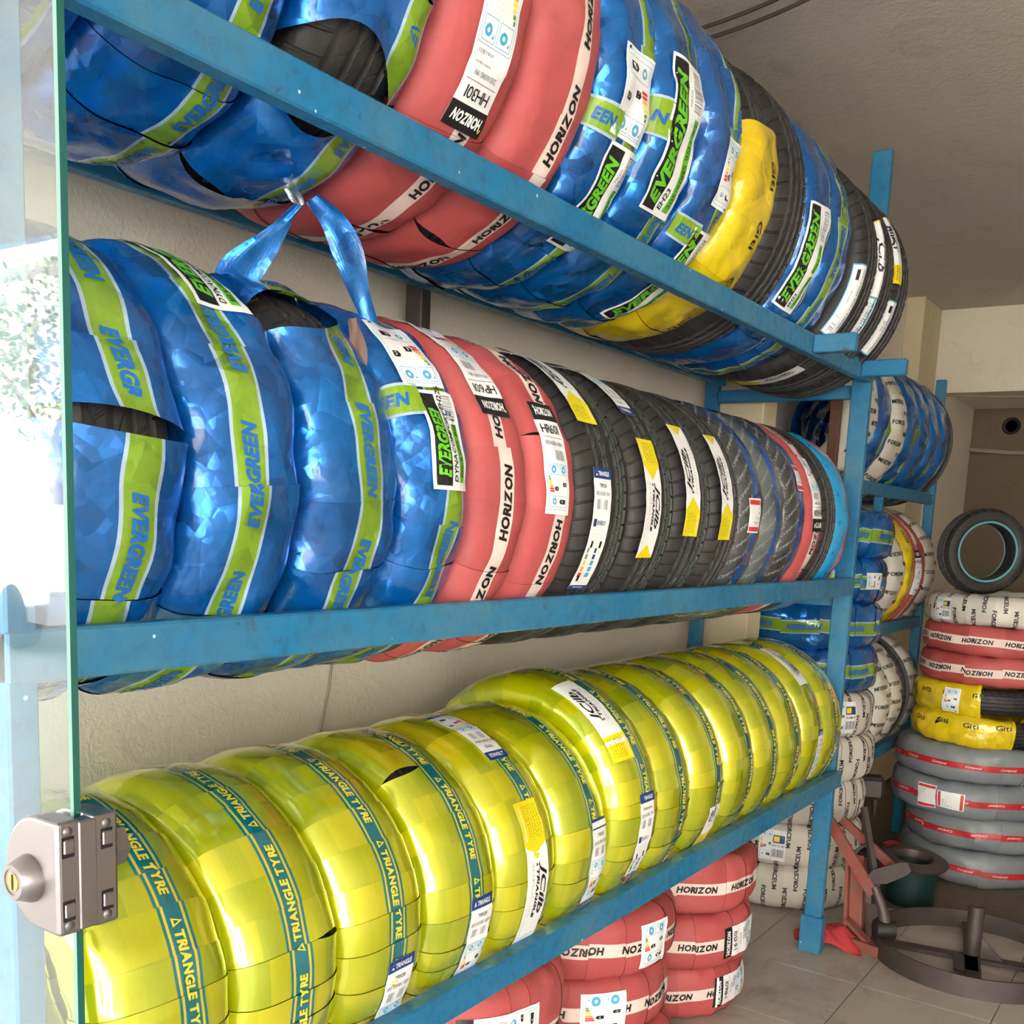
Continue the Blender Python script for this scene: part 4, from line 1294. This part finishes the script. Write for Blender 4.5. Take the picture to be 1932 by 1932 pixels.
def r2tyre(kind, y, w, R, zb, lab, **kw):
    zc = zb + math.sqrt(R * R - .185 ** 2)
    labs = kw.pop('labels', ())
    t = Tyre(kind, R, w, (XC2, y, zc - R), lab, 'tyres on the shorter rack', rot=(0, 0, D2R(rnd.uniform(-2, 2))), **kw)
    for l in labs: t.label(*l)
    return t


for i, (k, y) in enumerate((('white', 3.84), ('blue', 4.02), ('white', 4.25), ('blue', 4.45), ('blue', 4.63), ('blue', 4.81), ('blue', 4.99))):
    r2tyre(k, y, .178 if k == 'blue' else .2, .292, ZB[0], f"{ORD[i]} tyre along the shorter rack's upper tier, {LOOK[k].split(',')[0]}", d=1, band=0.02)
r2tyre('bare', 5.125, .085, .29, ZB[0], "thin bare tyre closing the shorter rack's upper tier")
for i, (k, y, w) in enumerate((('white', 4.46, .17), ('gold', 4.64, .16), ('red', 4.83, .185), ('white', 5.03, .19))):
    r2tyre(k, y, w, .285, ZB[1], f"{ORD[i]} tyre along the shorter rack's middle tier, {LOOK[k].split(',')[0]}", cuts=((-12, 0.04, 0.05, 0.03),) if k == 'red' else (), band=-0.03,
           labels=[(canvas_horizon('HR601', '185/65R15', 0.05, 0.2), 0, -0.05, 0)] if k == 'red' else [])
for i, (k, y, w) in enumerate((('white', 4.46, .18), ('white', 4.65, .18), ('bare', 4.80, .1), ('white', 4.95, .18))):
    r2tyre(k, y, w, .285, ZB[2], f"{ORD[i]} tyre along the shorter rack's lower tier, {LOOK[k].split(',')[0]}")

# ------------------------------------------------------------------ glass door with its lock
door = empty('door_1', (-0.818, 0.52, 0))
tag(door, 'frameless glass door with steel lock at its edge', None, None, 'structure')
W0 = -1.62 + 0.818
gm = MB().box((W0, 0, 0.005), (-0.0004, 0.010, 2.5))
pane = gm.build('pane', 'glass', door)
ge = MB().box((-0.0003, 0.0032, 0.005), (0.0, 0.010, 2.5)).build('pane_edge', 'glass_edge', door)
MB().prism([(-0.0003, 0.0), (0.0, 0.0032), (-0.0003, 0.0032)], 0.005, 2.5).build('edge_light_strip', 'glass_edge_light', door)  # pale colour paints the light refracted along the front of the glass edge
ge['label'] = 'green polished edge of the glass'
ZK = 1.105


def dshape(x0, x1, z0, z1, n=18, r=0.008):
    """D outline in (x,z): flat side at x1, round side towards x0"""
    cz = (z0 + z1) / 2; hz = (z1 - z0) / 2
    pts = [(x1, z0), (x1, z1)]
    for i in range(n + 1):
        a = math.pi / 2 + math.pi * i / n
        pts.append((x1 - (x1 - x0) * 0.42 + (x1 - x0) * 0.58 * math.cos(a), cz + hz * math.sin(a)))
    return pts


MX = Matrix(((1, 0, 0, 0), (0, 0, -1, 0), (0, 1, 0, 0), (0, 0, 0, 1)))      # (x, z, d) -> (x, -d, z)


def case(y0, y1):
    mb = MB()
    mb.prism(dshape(-0.066, 0.017, ZK - 0.052, ZK + 0.052), -y1, -y0, 0, MX)
    return mb


lk = case(-0.024, -0.0005).build('lock_case', 'brushed_steel', door)
bm = lk.modifiers.new('rounding', 'BEVEL'); bm.width = 0.004; bm.segments = 3; bm.limit_method = 'ANGLE'
lk2 = case(0.0105, 0.036).build('lock_case', 'brushed_steel', door)
bm = lk2.modifiers.new('rounding', 'BEVEL'); bm.width = 0.003; bm.segments = 2; bm.limit_method = 'ANGLE'
st = MB().box((0.0008, -0.004, ZK - 0.05), (0.018, 0.014, ZK + 0.05), 0, 0.0015).build('strike_plate', 'brushed_steel', door)
cyl = MB().lathe([(0.0, 0.0), (0.022, 0.0), (0.022, 0.003), (0.0165, 0.0155), (0.0155, 0.0165), (0.012, 0.0165), (0.012, 0.0155), (0.0, 0.0155)], 40,
                 M=Matrix.Translation((-0.027, -0.024, ZK - 0.006)) @ Matrix.Rotation(R90, 4, 'X')).build('key_cylinder', 'brushed_steel', lk, smooth=True)
MB().lathe([(0.0, 0.0), (0.0085, 0.0), (0.0085, 0.0006), (0.0, 0.0006)], 24, M=Matrix.Translation((-0.027, -0.0395, ZK - 0.006)) @ Matrix.Rotation(R90, 4, 'X')).build('key_core', 'brass', lk)
MB().box((-0.028, -0.0406, ZK - 0.013), (-0.026, -0.0398, ZK + 0.001)).build('keyway', 'dark_slot', lk)
for zz in (ZK + 0.029, ZK - 0.029):
    for y in (-0.014, 0.024):
        par = lk if y < 0 else lk2
        MB().box((0.0165, y - 0.006, zz - 0.0095), (0.0172, y + 0.006, zz + 0.0095)).build('slot', 'dark_slot', par)
        MB().box((0.0168, y - 0.005, zz - 0.0058), (0.0195, y + 0.005, zz + 0.0072), 0, 0.001).build('latch_tongue', 'brushed_steel', par)
for zz in (ZK + 0.043, ZK - 0.043):
    for y in (-0.014, 0.024):
        par = lk if y < 0 else lk2
        MB().lathe([(0.0, 0.0014), (0.003, 0.001), (0.0045, 0.0)], 16, M=Matrix.Translation((0.0172, y, zz)) @ Matrix.Rotation(R90, 4, 'Y')).build('screw', 'brushed_steel', par, smooth=True)
MB().tube([(-0.03, 0.036, ZK + 0.004), (-0.03, 0.046, ZK + 0.004)], 0.009, 16).build('thumb_turn_stem', 'brushed_steel', lk2, smooth=True)
MB().prism([(0.021 * math.cos(a), 0.021 * math.sin(a)) for a in np.linspace(0, 2 * math.pi, 7)[:-1]], -0.068, -0.046, 0, Matrix.Translation((-0.03, 0, ZK + 0.004)) @ MX).build('thumb_turn', 'brushed_steel', lk2)

# ------------------------------------------------------------------ floor things at the far end
# steel ring base with socket pipe
rb = empty('wheel_stand_base', (-0.56, 3.74, 0), (0, 0, D2R(12)), 'round dark steel stand base with upright socket pipe', 'stand')
MB().lathe([(0.322, 0.0), (0.33, 0.0), (0.33, 0.07), (0.322, 0.07)], 72, closed=True).build('ring', 'dark_iron', rb, smooth=True)
for a in (0, 90): MB().bar((-0.322 * math.cos(D2R(a)), -0.322 * math.sin(D2R(a)), 0.012 + a / 9000), (0.322 * math.cos(D2R(a)), 0.322 * math.sin(D2R(a)), 0.012 + a / 9000), 0.05, 0.012).build('cross_bar', 'dark_iron', rb)
MB().lathe([(0.022, 0.02), (0.027, 0.02), (0.027, 0.2), (0.022, 0.2)], 24, closed=True).build('socket_pipe', 'dark_iron', rb, smooth=True)
MB().prism([(0.02, 0.018), (0.1, 0.018), (0.02, 0.1)], -0.004, 0.004, 0, Matrix(((1, 0, 0, 0), (0, 0, 1, 0), (0, 1, 0, 0), (0, 0, 0, 1)))).build('gusset', 'dark_iron', rb)
MB().box((-0.06, -0.16, 0.02), (0.02, -0.02, 0.028), 0, 0.002).build('plate', 'dark_iron', rb)

# red bead breaker leaning by the post
JL = Vector((-0.93, 3.6, 0))
jk = empty('bead_breaker', JL, label='worn red angle-iron bead breaker leaning by the post', cat='tool')
J = lambda *p: tuple(Vector(p) - JL)
MB().bar(J(-0.955, 3.62, 0.0), J(-0.985, 3.66, 0.31), 0.05, 0.012).bar(J(-0.93, 3.63, 0.0), J(-0.96, 3.67, 0.31), 0.008, 0.05).build('upright', 'red_paint', jk)
MB().bar(J(-0.92, 3.70, 0.0), J(-0.945, 3.72, 0.29), 0.03, 0.012).build('upright', 'red_paint', jk)
MB().bar(J(-1.05, 3.60, 0.435), J(-0.865, 3.57, 0.215), 0.04, 0.014, up=(0, 1, 0)).build('arm', 'red_paint', jk)
MB().bar(J(-1.03, 3.70, 0.42), J(-0.82, 3.66, 0.29), 0.03, 0.014, up=(0, 1, 0)).build('arm', 'red_paint', jk)
MB().bar(J(-0.97, 3.60, 0.02), J(-0.78, 3.56, 0.02), 0.05, 0.036).build('foot_bar', 'red_paint', jk)
MB().bar(J(-0.955, 3.60, 0.09), J(-0.85, 3.58, 0.02), 0.03, 0.012).build('brace', 'red_paint', jk)
MB().bar(J(-0.95, 3.66, 0.49), J(-0.86, 3.58, 0.24), 0.018, 0.018).build('lever', 'dark_iron', jk)
MB().tube([J(-0.865, 3.575, 0.24), J(-0.83, 3.57, 0.17), J(-0.815, 3.57, 0.11)], 0.014, 10, r1=0.022).build('ram', 'dark_iron', jk, smooth=True)
MB().tube([J(-0.845, 3.55, 0.10), J(-0.79, 3.585, 0.10)], 0.034, 18).build('ram_pad', 'black_plastic', jk, smooth=True)
claw = [(0, 0), (0.05, 0.012), (0.11, 0.055), (0.125, 0.075), (0.11, 0.10), (0.085, 0.095), (0.0, 0.05), (-0.02, 0.02), (-0.015, -0.07), (0.005, -0.075)]
MB().prism(claw, -0.006, 0.006, 0, Matrix.Translation(J(-0.875, 3.575, 0.25)) @ Matrix(((1, 0, 0, 0), (0, 0, 1, 0), (0, 1, 0, 0), (0, 0, 0, 1)))).build('claw', 'dark_iron', jk)
MB().tube([J(-0.99, 3.60, 0.30), J(-0.93, 3.66, 0.36)], 0.006, 8).build('pin', 'dark_iron', jk)

# pail with an iron ring on it
pl = empty('pail', (-0.885, 4.22, 0), label='dark green enamel pail under a rough iron ring', cat='pail')
MB().lathe([(0.0, 0.004), (0.088, 0.0), (0.092, 0.004), (0.102, 0.15), (0.106, 0.153), (0.1, 0.153), (0.088, 0.01), (0.0, 0.01)], 36).build('pail_body', 'green_enamel', pl, smooth=True)
ir = MB().lathe([(0.07, 0.0), (0.128, 0.008), (0.134, 0.02), (0.11, 0.034), (0.075, 0.03)], 30, closed=True)
tag(ir.build('iron_ring', 'dark_iron', smooth=True, loc=(-0.885, 4.22, 0.156), rot=(D2R(4), D2R(5), 0)), 'rough dark iron ring lying across the green pail', 'ring')

# dusty machine part under the shorter rack
mc = empty('drill_head', (-1.235, 4.66, 0), (0, 0, D2R(20)), 'dusty dark machine head standing under the shorter rack', 'machine')
MB().box((-0.08, -0.07, 0.0), (0.06, 0.07, 0.05), 0, 0.006).build('base', 'dark_iron', mc)
MB().tube([(-0.02, 0, 0.05), (-0.02, 0, 0.3)], 0.03, 14).build('column', 'dark_iron', mc, smooth=True)
MB().box((-0.1, -0.05, 0.28), (0.1, 0.05, 0.38), 0, 0.014).build('housing', 'dark_iron', mc)
MB().tube([(0.07, 0, 0.29), (0.07, 0, 0.2)], 0.018, 12, r1=0.008).build('chuck', 'dark_iron', mc, smooth=True)
MB().tube([(-0.06, -0.05, 0.33), (-0.06, -0.1, 0.31), (-0.02, -0.15, 0.28)], 0.007, 8).build('handle', 'black_plastic', mc, smooth=True)
cn = MB().lathe([(0.0, 0.0), (0.042, 0.0), (0.044, 0.004), (0.044, 0.13), (0.04, 0.14), (0.02, 0.15), (0.0, 0.15)], 24)
tag(cn.build('oil_can', 'red_cloth', smooth=True, loc=(-1.03, 4.5, 0.0)), 'small red can on the floor by the pail', 'can')

# crumpled red rag behind the post foot
r = np.random.RandomState(5)
n = 15
V = []
for i in range(n):
    for j in range(n):
        u, v = i / (n - 1) * 2 - 1, j / (n - 1) * 2 - 1
        rr = max(0, 1 - (u * u + v * v) * 0.75)
        V.append((-1.0 + 0.12 * u + 0.01 * math.sin(5 * v), 3.585 + 0.07 * v, 0.003 + 0.075 * rr * (0.55 + 0.45 * abs(math.sin(4 * u + 2.5 * v + r.rand() * .5)))))
me = mesh('rag', V, [(i * n + j, (i + 1) * n + j, (i + 1) * n + j + 1, i * n + j + 1) for i in range(n - 1) for j in range(n - 1)], 'red_cloth', smooth=True)
o = link('rag', me); tag(o, 'crumpled red rag on the floor behind the rack post', 'rag')
md = o.modifiers.new('s', 'SUBSURF'); md.levels = md.render_levels = 1

# ------------------------------------------------------------------ across the street (seen mirrored in the glass)
bl = empty('building', (-12, -10, 0), label='pale sunlit building across the street mirrored in the glass', cat='building')
MB().box((-26, -3, -0.02), (30, 0, 5.6)).build('wall', 'wall_white', bl)
MB().box((-26.2, -3.2, 5.6), (30.2, 0.25, 5.85)).build('roof_edge', 'wall_white', bl)
for i in range(9):
    x = -22 + i * 5.5
    w_ = MB().box((x, 0, 1.0), (x + 1.6, 0.03, 2.6)).build('window', 'dark_glass', bl)
    MB().box((x - 0.08, 0, 0.92), (x + 1.68, 0.06, 1.0)).build('sill', 'wall_white', w_)

car = empty('parked_car', (-11.0, -5.6, -0.012), (0, 0, D2R(8)), 'white car parked outside, mirrored in the glass', 'car')
side = [(-2.1, 0.3), (2.1, 0.3), (2.15, 0.62), (1.9, 0.82), (1.1, 0.92), (0.55, 1.38), (-0.85, 1.42), (-1.5, 0.98), (-2.1, 0.9)]
SX = Matrix(((1, 0, 0, 0), (0, 0, 1, 0), (0, 1, 0, 0), (0, 0, 0, 1)))
MB().prism(side, -0.82, 0.82, 0, SX).build('body', 'car_white', car)
for sy in (-1, 1):
    MB().prism([(0.95, 0.95), (0.5, 1.33), (-0.1, 1.36), (-0.1, 0.95)], 0.822 * sy - 0.004, 0.822 * sy + 0.004, 0, SX).build('window', 'dark_glass', car)
    MB().prism([(-0.18, 0.95), (-0.18, 1.36), (-0.8, 1.36), (-1.3, 0.98)], 0.822 * sy - 0.004, 0.822 * sy + 0.004, 0, SX).build('window', 'dark_glass', car)
    for x in (-1.3, 1.35):
        MB().lathe([(0.0, -0.1), (0.3, -0.1), (0.32, -0.06), (0.32, 0.06), (0.3, 0.1), (0.0, 0.1)], 24, M=Matrix.Translation((x, 0.76 * sy, 0.32)) @ Matrix.Rotation(R90, 4, 'X')).build('wheel', 'rubber_plain', car, smooth=True)
MB().prism([(1.06, 0.95), (1.0, 0.99), (0.52, 1.375), (0.56, 1.36)], -0.7, 0.7, 0, SX).build('windscreen', 'dark_glass', car)

tr = empty('street_tree', (-13.4, -7.4, -0.012), label='leafy street tree beyond the car, mirrored in the glass', cat='tree')
MB().tube([(0, 0, 0), (0.05, 0.02, 1.2), (0.0, 0.1, 2.3)], 0.14, 10, r1=0.09).build('trunk', 'bark', tr, smooth=True)
for q in ((0.9, 0.2, 3.3), (-0.8, 0.5, 3.4), (0.1, -0.8, 3.6)): MB().tube([(0, 0.1, 2.2), (q[0] * .5, q[1] * .5, 2.8), q], 0.06, 7, r1=0.02).build('branch', 'bark', tr, smooth=True)
rs = np.random.RandomState(3)
V, F = [], []
for i in range(1600):
    d = rs.normal(0, 1, 3); d /= np.linalg.norm(d); p = d * (1.5 * rs.rand() ** 0.4) * np.array([1.1, 1.1, 0.85]) + np.array([0, 0.1, 3.5])
    a = rs.normal(0, 1, 3); a /= np.linalg.norm(a); c2 = np.cross(a, d); c2 /= np.linalg.norm(c2) + 1e-6
    k = len(V); V += [p - a * .07, p + c2 * .035, p + a * .07, p - c2 * .035]; F.append((k, k + 1, k + 2, k + 3))
o = link('foliage', mesh('foliage', V, F, 'leaf'), tr); o['kind'] = 'stuff'
